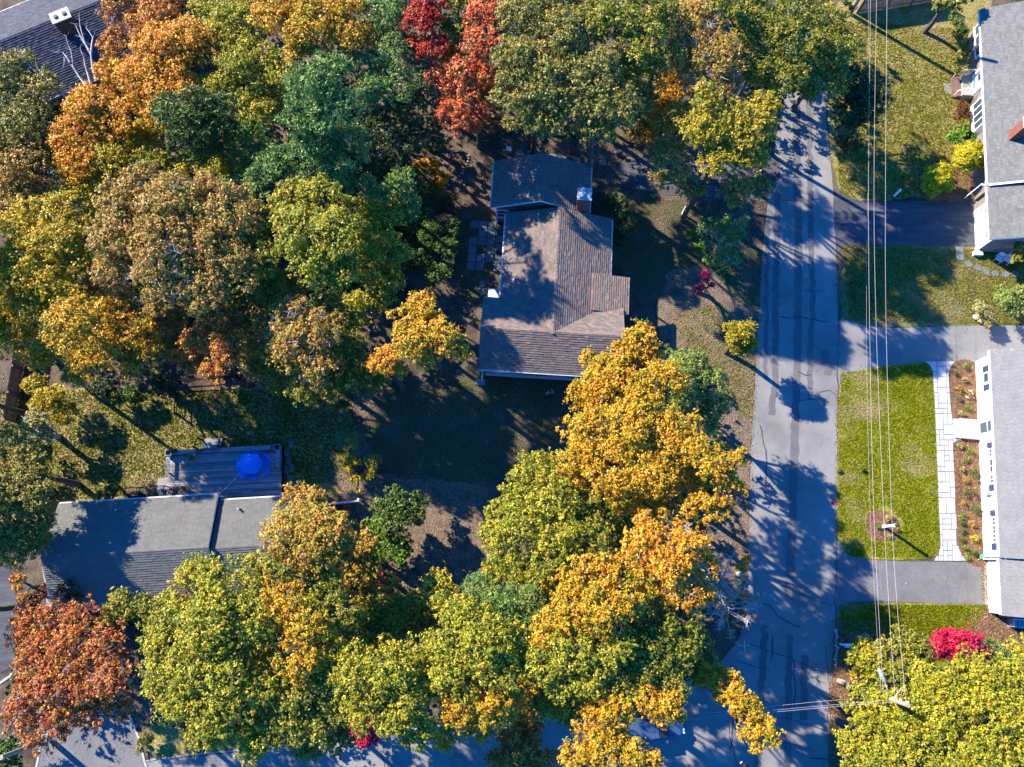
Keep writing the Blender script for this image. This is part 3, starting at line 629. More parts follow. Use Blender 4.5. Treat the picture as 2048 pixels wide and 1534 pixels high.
for j in range(ny):
    for i in range(nx): a = j * (nx + 1) + i; Fc.append((a, a + 1, a + nx + 2, a + nx + 1))
b = MB(); b.add(V, Fc); o = b.build('tarp', M['tarp'], tb, smooth=True)
b = MB(); b.box(-.7, .7, -.6, .6, .68, .72); [b.box(sx * .6 - .04, sx * .6 + .04, sy * .5 - .04, sy * .5 + .04, 0, .68) for sx in (-1, 1) for sy in (-1, 1)]; b.build('table_frame', M['black'], tb)
# string of bulbs from tarp to roof corner
p0 = G3(478, 946, 2.0); p1 = G3(433, 992, 3.1); pts_ = [p0.lerp(p1, t_ / 8) - Vector((0, 0, .25 * math.sin(math.pi * t_ / 8))) for t_ in range(9)]
sg = thing('string_light', 'thin cord with small bulbs stretched from the deck to the roof corner', 'string light', p1)
b = MB(); b.tube([p - p1 for p in pts_], .014, 5); b.build('cord', M['wire'], sg)
for i in (2, 5, 7): b = MB(); b.blob(pts_[i] - p1 - Vector((0, 0, .06)), (.05, .05, .06), i, 1, 0); b.build('bulb', M['plastic'], sg)
sp_ = MB(); sp_.tube([Vector((0, 0, DZ)) , Vector((0, 0, 2.0))], .025, 6); o = sp_.build('light_pole', M['metal'], loc=(p0.x, p0.y, 0)); tag(o, 'slim metal pole holding the cord of bulbs beside the blue tarp', 'pole')

def leaf_cloud(cs, rs, n, size, pal, seed, aspect=.62, up=.45, needle=False, clump=None, top_only=False):
    """cs (k,3) centres, rs (k,3) radii of lobes -> vertices and tints of n leaves"""
    r = np.random.default_rng(seed); k = len(cs)
    wts = (rs[:, 0] ** 2); wts = wts / wts.sum()
    # lobes -> clumps -> leaves
    nl = max(1, int(n / (clump or 16)))
    li = r.choice(k, nl, p=wts); d = r.normal(size=(nl, 3)); d /= np.linalg.norm(d, axis=1)[:, None]
    d[:, 2] = np.where(d[:, 2] < -.1, -d[:, 2], d[:, 2])
    cc = cs[li] + d * rs[li] * r.uniform(.6, 1.08, (nl, 1))
    cr = r.uniform(.14, .5, nl) * (np.clip(rs[li, 0], .3, 1.4) / 1.4) ** .5
    col_i = r.choice(len(pal), nl, p=np.array([p[3] for p in pal]) / sum(p[3] for p in pal))
    pc = np.array([p[:3] for p in pal])
    lobe_col = r.choice(len(pal), k, p=np.array([p[3] for p in pal]) / sum(p[3] for p in pal)); col_i = np.where(r.uniform(size=nl) < .45, lobe_col[li], col_i)
    ci = r.integers(0, nl, n); e = r.normal(size=(n, 3)); e /= np.linalg.norm(e, axis=1)[:, None]
    p = cc[ci] + e * cr[ci][:, None] * r.uniform(.15, 1.1, (n, 1))
    nrm = e * .55 + d[ci] * .35 + r.normal(size=(n, 3)) * .45; nrm[:, 2] += up; nrm /= np.linalg.norm(nrm, axis=1)[:, None]
    t = np.cross(nrm, r.normal(size=(n, 3))); t /= np.linalg.norm(t, axis=1)[:, None] + 1e-9
    if needle: t = e * .8 + r.normal(size=(n, 3)) * .4; t /= np.linalg.norm(t, axis=1)[:, None]; b = np.cross(t, nrm); b /= np.linalg.norm(b, axis=1)[:, None] + 1e-9
    else: b = np.cross(nrm, t)
    s = size * r.uniform(.65, 1.25, (n, 1)); a2 = aspect
    sk = r.uniform(-.35, .35, (n, 1)); v = np.empty((n, 3, 3), np.float32)
    v[:, 0] = p - t * s * .5 + b * s * sk; v[:, 1] = p + t * s * .5 + b * s * a2 * .5; v[:, 2] = p + t * s * .35 - b * s * a2 * .5
    base = pc[col_i[ci]]; alt = pc[r.choice(len(pal), n, p=np.array([q[3] for q in pal]) / sum(q[3] for q in pal))]
    m_ = r.uniform(0, 1, (n, 1)) ** 2 * .8; tint = base * (1 - m_) + alt * m_
    tint = tint * r.uniform(.6, 1.35, (n, 1)) * (1 + r.normal(size=(n, 3)) * .05) * np.array([.98, .92, .38])
    return v, np.clip(tint, .002, .95)
def leaf_object(name, parts, m, parent=None, kind=None):
    v = np.concatenate([p[0] for p in parts]).reshape(-1, 3); t = np.concatenate([p[1] for p in parts]); n = len(t)
    me = bpy.data.meshes.new(name); me.vertices.add(3 * n); me.vertices.foreach_set('co', v.astype(np.float32).ravel())
    me.loops.add(3 * n); me.loops.foreach_set('vertex_index', np.arange(3 * n, dtype=np.int32))
    me.polygons.add(n); me.polygons.foreach_set('loop_start', np.arange(0, 3 * n, 3, dtype=np.int32))
    me.update(calc_edges=True)
    a = me.attributes.new('tint', 'FLOAT_COLOR', 'FACE'); arr = np.ones((n, 4), np.float32); arr[:, :3] = t; a.data.foreach_set('color', arr.ravel())
    me.materials.append(m); o = bpy.data.objects.new(name, me); C.objects.link(o)
    if parent: o.parent = parent
    if kind: o['kind'] = kind
    return o

# palettes: r, g, b, weight
PAL = {
 'olive': [(.15, .19, .03, 3), (.26, .26, .045, 3), (.38, .29, .06, 1.6), (.085, .12, .03, 1.6)],
 'yellowgreen': [(.24, .27, .03, 3), (.36, .34, .045, 3), (.48, .36, .05, 1.6), (.12, .16, .025, 1.5)],
 'gold': [(.56, .34, .03, 3.4), (.6, .27, .03, 3), (.42, .33, .03, 2.4), (.17, .2, .025, 1.5)],
 'orange': [(.62, .28, .04, 3), (.66, .36, .04, 3), (.45, .30, .03, 2), (.5, .17, .04, 1)],
 'yellow': [(.48, .36, .02, 4), (.58, .36, .02, 2.5), (.26, .26, .02, 2), (.14, .16, .02, 1.5)],
 'tan': [(.38, .25, .1, 3), (.5, .27, .13, 2.4), (.28, .24, .06, 3), (.18, .16, .05, 1.6), (.42, .15, .08, .6)],
 'tangreen': [(.22, .22, .08, 3), (.33, .28, .12, 2), (.12, .15, .05, 2.5), (.42, .28, .1, 1)],
 'rust': [(.52, .2, .07, 3), (.42, .12, .06, 2.2), (.5, .28, .06, 2), (.2, .16, .05, 1)],
 'rustred': [(.4, .09, .06, 3), (.5, .18, .06, 3), (.26, .05, .05, 2), (.5, .27, .07, 2), (.12, .09, .05, 1.5)],
 'red': [(.36, .02, .03, 3), (.48, .04, .04, 2), (.22, .015, .02, 2), (.3, .12, .03, .6)],
 'pinkred': [(.55, .11, .08, 3), (.6, .18, .12, 3), (.4, .06, .05, 1.6), (.4, .26, .1, 1.2)],
 'crimson': [(.6, .012, .17, 4), (.42, .008, .1, 3), (.7, .04, .25, 1)],
 'amber': [(.5, .22, .015, 3), (.58, .3, .02, 2.5), (.25, .13, .01, 1.5)],
 'darkgreen': [(.035, .065, .02, 3), (.055, .09, .025, 2), (.02, .04, .015, 2)],
 'shrub': [(.07, .13, .03, 3), (.11, .17, .04, 2), (.04, .08, .02, 2)],
 'brightgreen': [(.11, .24, .025, 3), (.16, .28, .03, 2), (.06, .14, .02, 1.5)],
 'pine': [(.06, .11, .035, 3), (.1, .15, .04, 3), (.15, .19, .05, 1.2), (.03, .06, .025, 1.5)],
 'bluepine': [(.09, .2, .09, 3), (.16, .28, .12, 2.5), (.26, .35, .15, 1.6), (.03, .09, .05, 1.3)],
 'palegreen': [(.2, .27, .12, 3), (.13, .2, .07, 2.5), (.26, .3, .15, 1.2)],
 'ypine': [(.38, .31, .04, 3), (.26, .26, .035, 3), (.5, .34, .05, 2), (.11, .13, .03, 1.5)],
 'chartreuse': [(.46, .42, .01, 4), (.56, .48, .015, 2), (.2, .24, .01, 2)],
 'maroon': [(.12, .04, .035, 3), (.18, .06, .05, 2), (.07, .03, .03, 1)],
 'silver': [(.42, .38, .3, 3), (.3, .28, .2, 2), (.2, .2, .1, 1.5)],
}
def stand(u, v, z):
    """how much taller the trees of each part of the wood stand"""
    if z < 5: return 0
    if v < 340 and 720 < u < 1000: return 2.5
    if 560 < u < 690 and 380 < v < 600 and z >= 7: return 2.2
    if v < 350 and 540 < u <= 720: return 2.5
    if v < 340 and 560 < u < 1345: return 5.0 if z >= 7 else 4.0
    if v < 220 and 1345 <= u < 1480: return 3.0
    if u < 175 and 400 < v < 700: return 3.0
    if 180 < u < 560 and 350 < v < 600 and z >= 8: return 3.0
    if v > 1040 and 200 < u < 1420 and z >= 8.5: return 2.5
    if 620 < v <= 1060 and 980 < u < 1500 and z >= 8: return 1.5
    return 0
PAL['tanorange'] = [(.42, .3, .08, 3), (.52, .28, .08, 2), (.28, .26, .05, 2.5), (.42, .15, .06, .7)]
SD = [100]; LC = [0]
def tree(name, pal, label, blobs, cat='tree', dens=1.0, size=.155, trunk=True, bare=0, needle=False, bark='bark', z0=0.0, group=None):
    """blobs: (u, v, radius px, centre height)"""
    SD[0] += 1; sd = SD[0]; r = np.random.default_rng(sd); cs = []; rs = []; parts = []; W = []
    for (u, v, rp, z) in blobs:
        z += stand(u, v, z)
        x, y = G(u, v, z); rad = rp * (CAMZ - z) / FPX / 1.0; W.append((x, y, z, rad))
    bx = sum(q[0] * q[3] for q in W) / sum(q[3] for q in W); by = sum(q[1] * q[3] for q in W) / sum(q[3] for q in W)
    root = thing(name, label, cat, (bx, by, z0), 0, group)
    for (x, y, z, rad) in W:
        rad *= 1.2; nlobe = int(np.clip(14 * rad + 5, 7, 60)); rzf = .72
        d = r.normal(size=(nlobe, 3)); d /= np.linalg.norm(d, axis=1)[:, None]; d[:, 2] = np.abs(d[:, 2]) * .9 - .15
        lr = r.uniform(.2, .42, nlobe) * min(rad ** .8 * 1.1, rad)
        cen = np.array([x - bx, y - by, z - z0]) + d * np.stack([(rad - lr), (rad - lr), (rad * rzf - lr * .6).clip(.1)], 1) * r.uniform(.72, 1.08, (nlobe, 1))
        cs.append(cen); rs.append(np.stack([lr, lr, lr * .75], 1))
    cs = np.concatenate(cs); rs = np.concatenate(rs)
    area = sum((q[3] * 1.09) ** 2 for q in W); n = int(1520 * area * dens * (.155 / size) ** 1.5)
    if needle: n = int(n * 1.5)
    if area < 6: n = int(n * 1.6)
    lv = leaf_cloud(cs, rs, n, size, PAL[pal], sd, needle=needle, aspect=.26 if needle else .72)
    LC[0] += n
    leaf_object('crown', [lv], M['needle'] if needle else M['leaf'], root)
    if trunk:
        t = MB(); rr = random.Random(sd); zc = max(q[2] for q in W); H_ = zc * .62 - z0
        t.tube([(0, 0, 0), (rr.uniform(-.2, .2), rr.uniform(-.2, .2), H_ * .5), (0, 0, H_)], [.24, .19, .15], 8)
        for (x, y, z, rad) in W:
            c = Vector((x - bx, y - by, z - z0)); m1 = Vector((0, 0, H_)).lerp(c, .5) + Vector((rr.uniform(-.4, .4), rr.uniform(-.4, .4), .2))
            t.tube([(0, 0, H_), m1, c], [.12, .08, .045], 6)
            for _ in range(int(4 + rad * (1.5 + 3 * bare))):
                dd = Vector((rr.gauss(0, 1), rr.gauss(0, 1), abs(rr.gauss(0, .7)))).normalized(); L_ = rad * rr.uniform(.75, 1.0 + .12 * bare)
                e = c + Vector((dd.x, dd.y, dd.z * .75)) * L_; mid = c.lerp(e, .5) + Vector((rr.uniform(-.25, .25), rr.uniform(-.25, .25), rr.uniform(-.1, .3))) * rad * .4
                t.tube([c.lerp(m1, .2), mid, e], [.045, .03, .012], 4, cap=False)
                for _2 in range(2 + int(2 * bare)):
                    f = e.lerp(mid, rr.uniform(.05, .6)); g = f + Vector((rr.gauss(0, 1), rr.gauss(0, 1), rr.uniform(-.1, .9))).normalized() * rad * rr.uniform(.15, .32)
                    t.tube([f, g], [.025, .008], 4, cap=False)
        t.build('trunk', M['bark_pale'] if bark == 'pale' or bare > .95 else M['bark'], root)
    return root

# ---------------------------------------------------------------- trees (photo pixel u, v, radius in px, height of the crown centre)
FOREST = []
def T(*a, **k): FOREST.append((list(a), k))
# top left wood
T('oak_tree', 'tangreen', 'dusty green oak at the left edge spilling over the lower corner of the slate roof', [(20, 160, 75, 8), (75, 190, 60, 8), (30, 260, 80, 8), (90, 250, 50, 7.5)])
T('oak_tree', 'tan', 'brownish green oak at the left edge under the dusty green one by the slate roof', [(35, 330, 75, 8), (90, 330, 45, 7), (20, 400, 70, 7.5), (95, 400, 50, 7)])
T('maple_tree', 'rust', 'pinkish orange maple with bare twigs showing, against the slate roof and its chimney', [(250, 20, 55, 8.5), (300, 50, 60, 8.5), (235, 90, 42, 8), (330, 5, 55, 8)], bare=1)
T('maple_tree', 'orange', 'large orange gold maple with a rounded dome right of the slate roofed house', [(330, 110, 75, 9.5), (390, 90, 65, 9.5), (280, 160, 60, 9), (350, 190, 70, 9), (260, 230, 45, 8.5)])
T('maple_tree', 'orange', 'bright orange maple hiding the lower corner of the slate roof', [(185, 215, 55, 8.5), (150, 270, 55, 8), (215, 250, 45, 8), (165, 320, 55, 7.5)])
T('maple_tree', 'yellow', 'yellow maple under the bright orange one, left of the brown pink oak', [(170, 380, 55, 6.5), (220, 330, 60, 7), (250, 290, 50, 7)])
T('oak_tree', 'yellowgreen', 'yellow green oak between the orange dome maple and the blue green pine', [(470, 60, 70, 9), (500, 130, 75, 9), (440, 190, 60, 8.5), (520, 210, 65, 8), (430, 20, 55, 8.5)])
T('maple_tree', 'gold', 'orange gold maple along the top edge right of the yellow green oak', [(560, 20, 65, 9.5), (620, 50, 70, 9.5), (680, 20, 55, 9), (690, 80, 50, 9), (600, 100, 40, 8.5)], bare=.4)
T('pine_tree', 'pine', 'dark green pine with a flat top in the upper left wood', [(380, 240, 70, 11), (430, 220, 50, 11), (340, 220, 40, 10.5), (400, 290, 45, 10)], needle=True, size=.34)
T('pine_tree', 'bluepine', 'tall fluffy blue green pine in the middle of the upper wood', [(630, 175, 65, 12), (670, 220, 60, 11.5), (600, 240, 45, 11), (650, 130, 40, 11.5), (610, 290, 40, 10)], needle=True, size=.3)
T('pine_tree', 'bluepine', 'dark blue green pine standing below the fluffy one', [(690, 300, 60, 9), (640, 340, 55, 8.5), (560, 330, 50, 8.5), (500, 290, 55, 8), (530, 360, 45, 8)], needle=True, size=.3)
T('oak_tree', 'yellowgreen', 'small yellow green oak between the flat topped pine and the brown pink oak', [(300, 320, 45, 7), (450, 340, 40, 6.5), (350, 350, 40, 6.5)], bare=.5)
T('pine_tree', 'bluepine', 'shaded dark evergreen between the orange gold maple and the deep red maple', [(760, 40, 50, 8.5), (780, 110, 50, 8), (740, 130, 45, 8), (800, 170, 55, 7.5), (745, 190, 45, 8)], dens=.55)
T('pine_tree', 'darkgreen', 'deep shaded evergreen above the thin wire fence line', [(820, 220, 55, 6), (760, 270, 60, 5.5), (850, 270, 45, 5), (800, 330, 45, 4), (740, 340, 40, 4.5)], dens=.45)
T('maple_tree', 'red', 'deep red maple at the top edge, left of the pinkish red one', [(850, 50, 48, 9), (870, 100, 38, 8.5), (830, 95, 30, 8), (860, 10, 45, 9)])
T('maple_tree', 'pinkred', 'pinkish red maple at the top edge, tall and narrow, its tip pointing at the house', [(975, 30, 50, 9.5), (960, 90, 48, 9.5), (925, 140, 36, 9), (940, 180, 28, 8.5), (925, 215, 22, 8)])
T('oak_tree', 'olive', 'small olive oak squeezed between the two red maples', [(910, 60, 34, 8), (905, 115, 26, 7.5), (920, -10, 40, 8)])
T('oak_tree', 'tangreen', 'broad olive oak right of the pinkish red maple at the top edge', [(1060, 30, 75, 9), (1120, 80, 75, 9), (1040, 120, 60, 9), (1100, 160, 70, 8.5), (1030, 190, 50, 8)], bare=.4)
T('oak_tree', 'tangreen', 'shaded olive oak overhanging the rear wing of the brown roofed house', [(1180, 150, 75, 8.5), (1220, 210, 65, 8), (1140, 220, 60, 7.5), (1190, 260, 45, 7), (1080, 240, 50, 7)], bare=.4)
T('oak_tree', 'olive', 'olive yellow oak at the top edge above the amber understorey tree', [(1230, 40, 75, 9), (1290, 80, 60, 9), (1180, 40, 55, 9), (1300, 20, 60, 9), (1270, 140, 50, 7)])
T('maple_tree', 'amber', 'low amber leaved tree glowing in shade between the oaks above the yellow green pine', [(1350, 170, 40, 5), (1330, 230, 45, 5), (1290, 270, 35, 4.5), (1370, 130, 35, 5.5)], dens=.8)
T('oak_tree', 'tan', 'tan oak full of bare grey twigs, left of the road at the top', [(1390, 60, 70, 9.5), (1430, 120, 65, 9.5), (1380, 130, 45, 9), (1450, 170, 40, 9), (1370, 0, 55, 9)], bare=1.4, dens=.75)
T('oak_tree', 'olive', 'golden olive oak whose crown covers the road at the top edge', [(1500, 40, 66, 11), (1560, 80, 62, 11), (1500, 130, 56, 10.5), (1590, 30, 58, 11), (1570, 150, 52, 10.5)])
T('oak_tree', 'olive', 'golden olive oak at the road edge beside the stockade fence', [(1650, 40, 50, 7.5), (1640, 110, 62, 7.5), (1690, 90, 38, 7), (1620, 170, 50, 7.5), (1670, 160, 35, 7)])
T('pine_tree', 'ypine', 'clumpy yellow green pine overhanging the left side of the road', [(1440, 240, 58, 12.5), (1490, 260, 56, 12.5), (1400, 270, 44, 12), (1505, 315, 42, 11.5), (1440, 320, 44, 11.5), (1530, 260, 28, 12)], size=.16, dens=1.1)
T('oak_tree', 'tan', 'dull bronze tree in the shade of the clumpy pine, above the dark driveway', [(1340, 320, 50, 6), (1380, 370, 40, 5.5), (1320, 370, 30, 5), (1470, 380, 40, 6.5), (1520, 380, 30, 6)], bare=.4, dens=.8)
T('holly_tree', 'darkgreen', 'dark broad evergreen in shade on the lawn right of the road', [(1715, 170, 48, 5.5), (1740, 210, 48, 5.5), (1700, 230, 42, 5), (1760, 170, 32, 5), (1700, 290, 30, 3)], size=.16)
# left middle
T('maple_tree', 'yellow', 'golden yellow maple on the left edge, upper of the two', [(60, 440, 55, 7), (130, 430, 50, 7), (120, 480, 55, 7.5), (60, 500, 50, 7.5), (150, 520, 40, 7)])
T('maple_tree', 'yellow', 'darker yellow maple on the left edge above the old plank fence', [(30, 560, 60, 7), (90, 560, 50, 7), (50, 620, 60, 6), (20, 670, 50, 5.5), (110, 610, 40, 6)], dens=.9)
T('oak_tree', 'tan', 'brown pink oak, leftmost of the three in the left wood', [(250, 410, 62, 9), (235, 480, 60, 9), (290, 370, 50, 9), (230, 545, 45, 8.5)], bare=.7)
T('oak_tree', 'tan', 'brown pink oak with grey twigs in the centre of the left wood', [(340, 410, 70, 9.5), (330, 490, 75, 9.5), (310, 560, 55, 9), (370, 550, 50, 9)], bare=1)
T('oak_tree', 'tan', 'brown pink oak fading to olive on its right side, in the left wood', [(430, 400, 65, 9), (470, 440, 60, 9), (430, 480, 65, 9), (470, 540, 60, 8.5), (410, 580, 55, 8.5)], bare=.7)
T('maple_tree', 'gold', 'orange gold oak with a round crown left of the small garden fence', [(150, 650, 60, 8.5), (210, 640, 55, 8.5), (120, 700, 50, 8), (190, 700, 60, 8.5), (260, 670, 50, 8), (290, 710, 45, 7.5), (150, 750, 30, 7.5), (265, 750, 28, 7)], bare=.5)
T('oak_tree', 'rust', 'rusty pink oak hanging over the small garden fence', [(440, 630, 50, 8), (400, 680, 38, 7.5), (460, 690, 45, 8), (430, 740, 32, 7.5), (490, 640, 30, 7.5)], bare=.5)
T('oak_tree', 'yellowgreen', 'pale olive oak at the heart of the wood left of the house', [(590, 400, 50, 9.5), (650, 400, 50, 9.5), (600, 460, 60, 10), (670, 470, 60, 10), (620, 530, 55, 9.5), (680, 540, 45, 9)], bare=.5)
T('oak_tree', 'yellowgreen', 'olive oak with pale bare branches on its side towards the house', [(720, 430, 48, 8.2), (770, 430, 40, 7.5), (740, 490, 50, 8), (785, 505, 35, 7), (740, 550, 30, 7.5)], bare=.4)
T('oak_tree', 'olive', 'shaded green oak between the brown pink oaks and the pale olive oak', [(540, 440, 42, 8), (530, 510, 48, 8), (560, 580, 50, 8), (520, 590, 35, 7.5)])
T('pine_tree', 'bluepine', 'small blue green pine poking out above the pale olive oak', [(700, 366, 28, 10), (735, 375, 30, 9.5), (705, 352, 22, 10), (765, 388, 24, 9)], needle=True, size=.26)
T('oak_tree', 'tan', 'olive tan oak with bare limbs above the shaded lawn left of the yard', [(590, 640, 50, 10), (640, 660, 48, 10), (590, 700, 50, 9.5), (640, 730, 50, 9), (560, 670, 32, 9.5)], bare=1, dens=.9)
T('oak_tree', 'olive', 'dark olive oak over the left end of the shaded yard', [(700, 700, 44, 8), (690, 750, 52, 7.5), (620, 770, 48, 7), (740, 760, 38, 7), (660, 630, 40, 8)], dens=.8, bare=.4)
T('oak_tree', 'gold', 'yellow olive oak with pink tinged tips reaching over the corner of the house', [(850, 620, 42, 11), (830, 680, 46, 11.5), (885, 675, 42, 11.5), (915, 695, 32, 11), (860, 720, 28, 11), (805, 640, 32, 11)])
T('maple_tree', 'orange', 'small orange leaved tree tucked under the yellow olive oak', [(775, 720, 30, 9.5), (800, 740, 20, 9), (750, 730, 20, 9)])
T('shrub', 'shrub', 'dark green shrub mass beside the stone patio', [(850, 470, 35, 2.2), (890, 500, 30, 2), (870, 550, 25, 1.6), (895, 540, 22, 1.8), (830, 430, 30, 2.5), (905, 460, 22, 2)], 'shrub', trunk=False, size=.13)
T('shrub', 'darkgreen', 'rambling dark undergrowth below the dim ochre shrub', [(780, 390, 35, 2.5), (850, 390, 32, 2), (810, 460, 35, 2), (840, 520, 30, 1.8), (900, 410, 25, 1.5)], 'shrub', trunk=False, size=.13)
T('shrub', 'amber', 'dim ochre shrub in shade beside the stone edged path', [(855, 335, 28, 2.5), (880, 355, 24, 2.2), (870, 375, 20, 2)], 'shrub', trunk=False, size=.14, dens=.7)
T('shrub', 'maroon', 'small wine red bush left of the dim ochre shrub', [(820, 352, 18, 1.8), (812, 335, 14, 1.6)], 'shrub', trunk=False, size=.13)
T('rhododendron', 'darkgreen', 'big dark green bush against the right wall of the brown roofed house', [(1235, 420, 28, 2.6), (1250, 450, 26, 2.4), (1235, 475, 22, 2), (1215, 400, 22, 2.5)], 'bush', trunk=False, size=.15)
T('spruce_sapling', 'bluepine', 'low feathery green sapling on shaded ground left of the road', [(1440, 490, 48, 2.4), (1470, 460, 35, 2.2), (1455, 520, 30, 2), (1415, 460, 26, 1.6)], 'tree', needle=True, size=.26, dens=.55, bare=1)
T('shrub', 'brightgreen', 'row of light green groundcover shrubs along the feathery sapling', [(1385, 470, 12, .8), (1400, 495, 13, .8), (1420, 520, 13, .8), (1440, 540, 12, .7)], 'shrub', trunk=False, size=.12)
T('maple_sapling', 'crimson', 'thin crimson sapling on the bare ground left of the road', [(1408, 555, 14, 2.2), (1400, 580, 12, 2), (1420, 570, 9, 2)], 'sapling', size=.13, dens=.6)
T('pine_tree', 'ypine', 'small round yellow green pine at the left edge of the road', [(1480, 665, 25, 4.8), (1467, 690, 18, 4.2), (1497, 655, 17, 4.6), (1498, 685, 18, 4.2), (1462, 655, 14, 4.4), (1485, 700, 14, 4), (1482, 676, 30, 3.6)], needle=True, size=.24, dens=1.5)
# centre
T('maple_tree', 'gold', 'tall orange gold maple touching the lower roof of the brown roofed house', [(1280, 680, 42, 9.5), (1300, 720, 34, 9), (1250, 720, 38, 9.5), (1190, 735, 38, 9), (1220, 780, 55, 9.5), (1160, 790, 34, 8.5)])
T('maple_tree', 'gold', 'biggest orange gold maple in the middle of the picture', [(1290, 800, 52, 10.5), (1260, 860, 60, 10.5), (1190, 860, 50, 10), (1350, 870, 55, 10.5), (1160, 920, 50, 9.5), (1230, 940, 60, 10), (1310, 940, 60, 10), (1370, 910, 40, 10), (1150, 860, 34, 9)], bare=.5)
T('maple_tree', 'gold', 'orange gold maple nearest the road, with an open fork at its middle', [(1430, 930, 40, 11), (1470, 920, 26, 11), (1450, 980, 38, 10.5), (1400, 1020, 32, 10), (1390, 900, 34, 11), (1440, 1020, 24, 10)], bare=.4)
T('oak_tree', 'palegreen', 'rounded pale grey green tree beside the gold maples and the road', [(1380, 740, 45, 7), (1420, 770, 38, 7), (1370, 780, 40, 7), (1430, 810, 30, 6.5), (1410, 840, 30, 6), (1340, 730, 28, 7)], size=.15)
T('oak_tree', 'yellowgreen', 'yellow green oak below the shaded yard with a smooth left edge', [(1060, 950, 42, 9), (1040, 1000, 50, 9), (1100, 1000, 55, 9.5), (1040, 1060, 52, 9), (1110, 1070, 55, 9), (1010, 1110, 34, 8.5), (990, 1020, 26, 8.5)])
T('oak_tree', 'olive', 'olive green oak between the yellow green oak and the twiggy orange maple', [(1170, 1030, 50, 8.5), (1180, 1090, 50, 8.5), (1110, 1130, 52, 8.5), (1060, 1150, 45, 8), (1220, 1020, 35, 8), (1260, 1060, 35, 7.5)])
T('maple_tree', 'orange', 'orange yellow maple with many bare twigs above the leafless tree', [(1310, 1060, 45, 10), (1370, 1090, 45, 10), (1280, 1100, 40, 10), (1340, 1130, 50, 10), (1400, 1130, 35, 9.5), (1370, 1180, 42, 9.5), (1400, 1190, 28, 9)], bare=1.2)
T('pine_tree', 'bluepine', 'soft blue green pine peeping between the yellow oaks near the bottom', [(960, 1185, 35, 8), (1010, 1210, 42, 8.5), (1055, 1215, 32, 8.5), (1030, 1250, 32, 8), (930, 1200, 22, 7.5)], needle=True, size=.24, dens=1.2)
T('pine_tree', 'palegreen', 'pale frosted green conifer top right next to the soft blue green pine', [(1060, 1195, 24, 9), (1075, 1230, 20, 8.8)], needle=True, size=.22)
T('oak_tree', 'gold', 'golden oak right of the soft blue green pine', [(1170, 1160, 50, 10), (1220, 1150, 48, 10), (1140, 1220, 52, 10), (1210, 1220, 55, 10.5), (1270, 1180, 45, 10), (1100, 1270, 42, 9.5)], bare=.4)
T('oak_tree', 'yellowgreen', 'yellow oak hanging over the left lane at the bottom', [(1150, 1290, 50, 10), (1090, 1320, 45, 9.5), (1180, 1340, 50, 9.5), (1130, 1370, 40, 9), (1230, 1290, 45, 10)], bare=.4)
T('oak_tree', 'olive', 'shady olive oak left of the road junction', [(1300, 1250, 52, 9), (1290, 1310, 52, 9), (1350, 1290, 50, 8.5), (1390, 1270, 38, 8), (1340, 1350, 50, 8.5), (1260, 1360, 42, 9), (1400, 1330, 36, 8)])
T('oak_tree', 'gold', 'golden oak above the parked car', [(1230, 1410, 42, 9), (1190, 1440, 40, 8.5), (1330, 1410, 38, 9), (1290, 1400, 35, 9), (1355, 1420, 24, 8.5)], bare=.5)
T('oak_tree', 'gold', 'golden branch end hanging out over the road junction', [(1420, 1350, 30, 9), (1450, 1370, 34, 9.5), (1480, 1400, 30, 10), (1510, 1420, 26, 10), (1500, 1460, 26, 10), (1540, 1460, 24, 10.5), (1510, 1490, 18, 10), (1550, 1480, 16, 10.5)], dens=1.1)
T('oak_tree', 'gold', 'golden oak at the bottom edge between the orange maple and the parked car', [(1210, 1500, 42, 8.5), (1270, 1510, 36, 8.5), (1160, 1510, 35, 8.5), (1300, 1530, 28, 8.5)], bare=.7, dens=.9)
T('maple_tree', 'rust', 'orange maple cut by the bottom edge left of the golden oak', [(1040, 1490, 48, 7.5), (1010, 1530, 40, 7), (1070, 1530, 42, 7), (1060, 1450, 26, 7)], bare=.5)
T('bare_tree', 'rust', 'leafless grey twiggy tree on the bank left of the road', [(1440, 1160, 45, 4.5), (1450, 1220, 45, 4)], dens=.04, bare=5, bark='pale')
T('shrub', 'orange', 'small orange leaved bush at the left kerb beside the leafless tree', [(1487, 1130, 12, 1.4), (1485, 1160, 14, 1.5), (1488, 1190, 10, 1.2), (1492, 1115, 9, 1)], 'shrub', size=.13, bare=1, dens=.7)
# bottom left
T('oak_tree', 'tanorange', 'tan orange oak over the right end of the ranch house', [(600, 1030, 55, 9), (570, 1070, 50, 9), (650, 1060, 50, 9), (620, 1100, 55, 9), (680, 1100, 38, 8.5), (610, 990, 24, 8.5)])
T('oak_tree', 'tanorange', 'rust brown oak with a few red leaves below the white picket fence', [(720, 1080, 38, 7.5), (730, 1130, 34, 7), (700, 1170, 36, 7), (740, 1180, 22, 6.5), (690, 1130, 35, 7)])
T('shrub', 'shrub', 'large glossy green bush beside the end of the white picket fence', [(790, 1010, 34, 3), (820, 1030, 30, 2.8), (790, 1050, 32, 3), (760, 1020, 24, 2.5), (840, 1000, 18, 2)], 'bush', trunk=False, size=.17, dens=1.1)
T('shrub', 'brightgreen', 'bright green ferny bush below the large glossy bush', [(755, 1055, 26, 2.5), (770, 1090, 30, 2.2), (800, 1100, 26, 2), (745, 1080, 20, 2)], 'bush', trunk=False, size=.15)
T('pine_sapling', 'ypine', 'little pine seedling on the edge of the shaded yard', [(748, 925, 17, 2), (742, 945, 11, 1.5)], 'sapling', needle=True, size=.22)
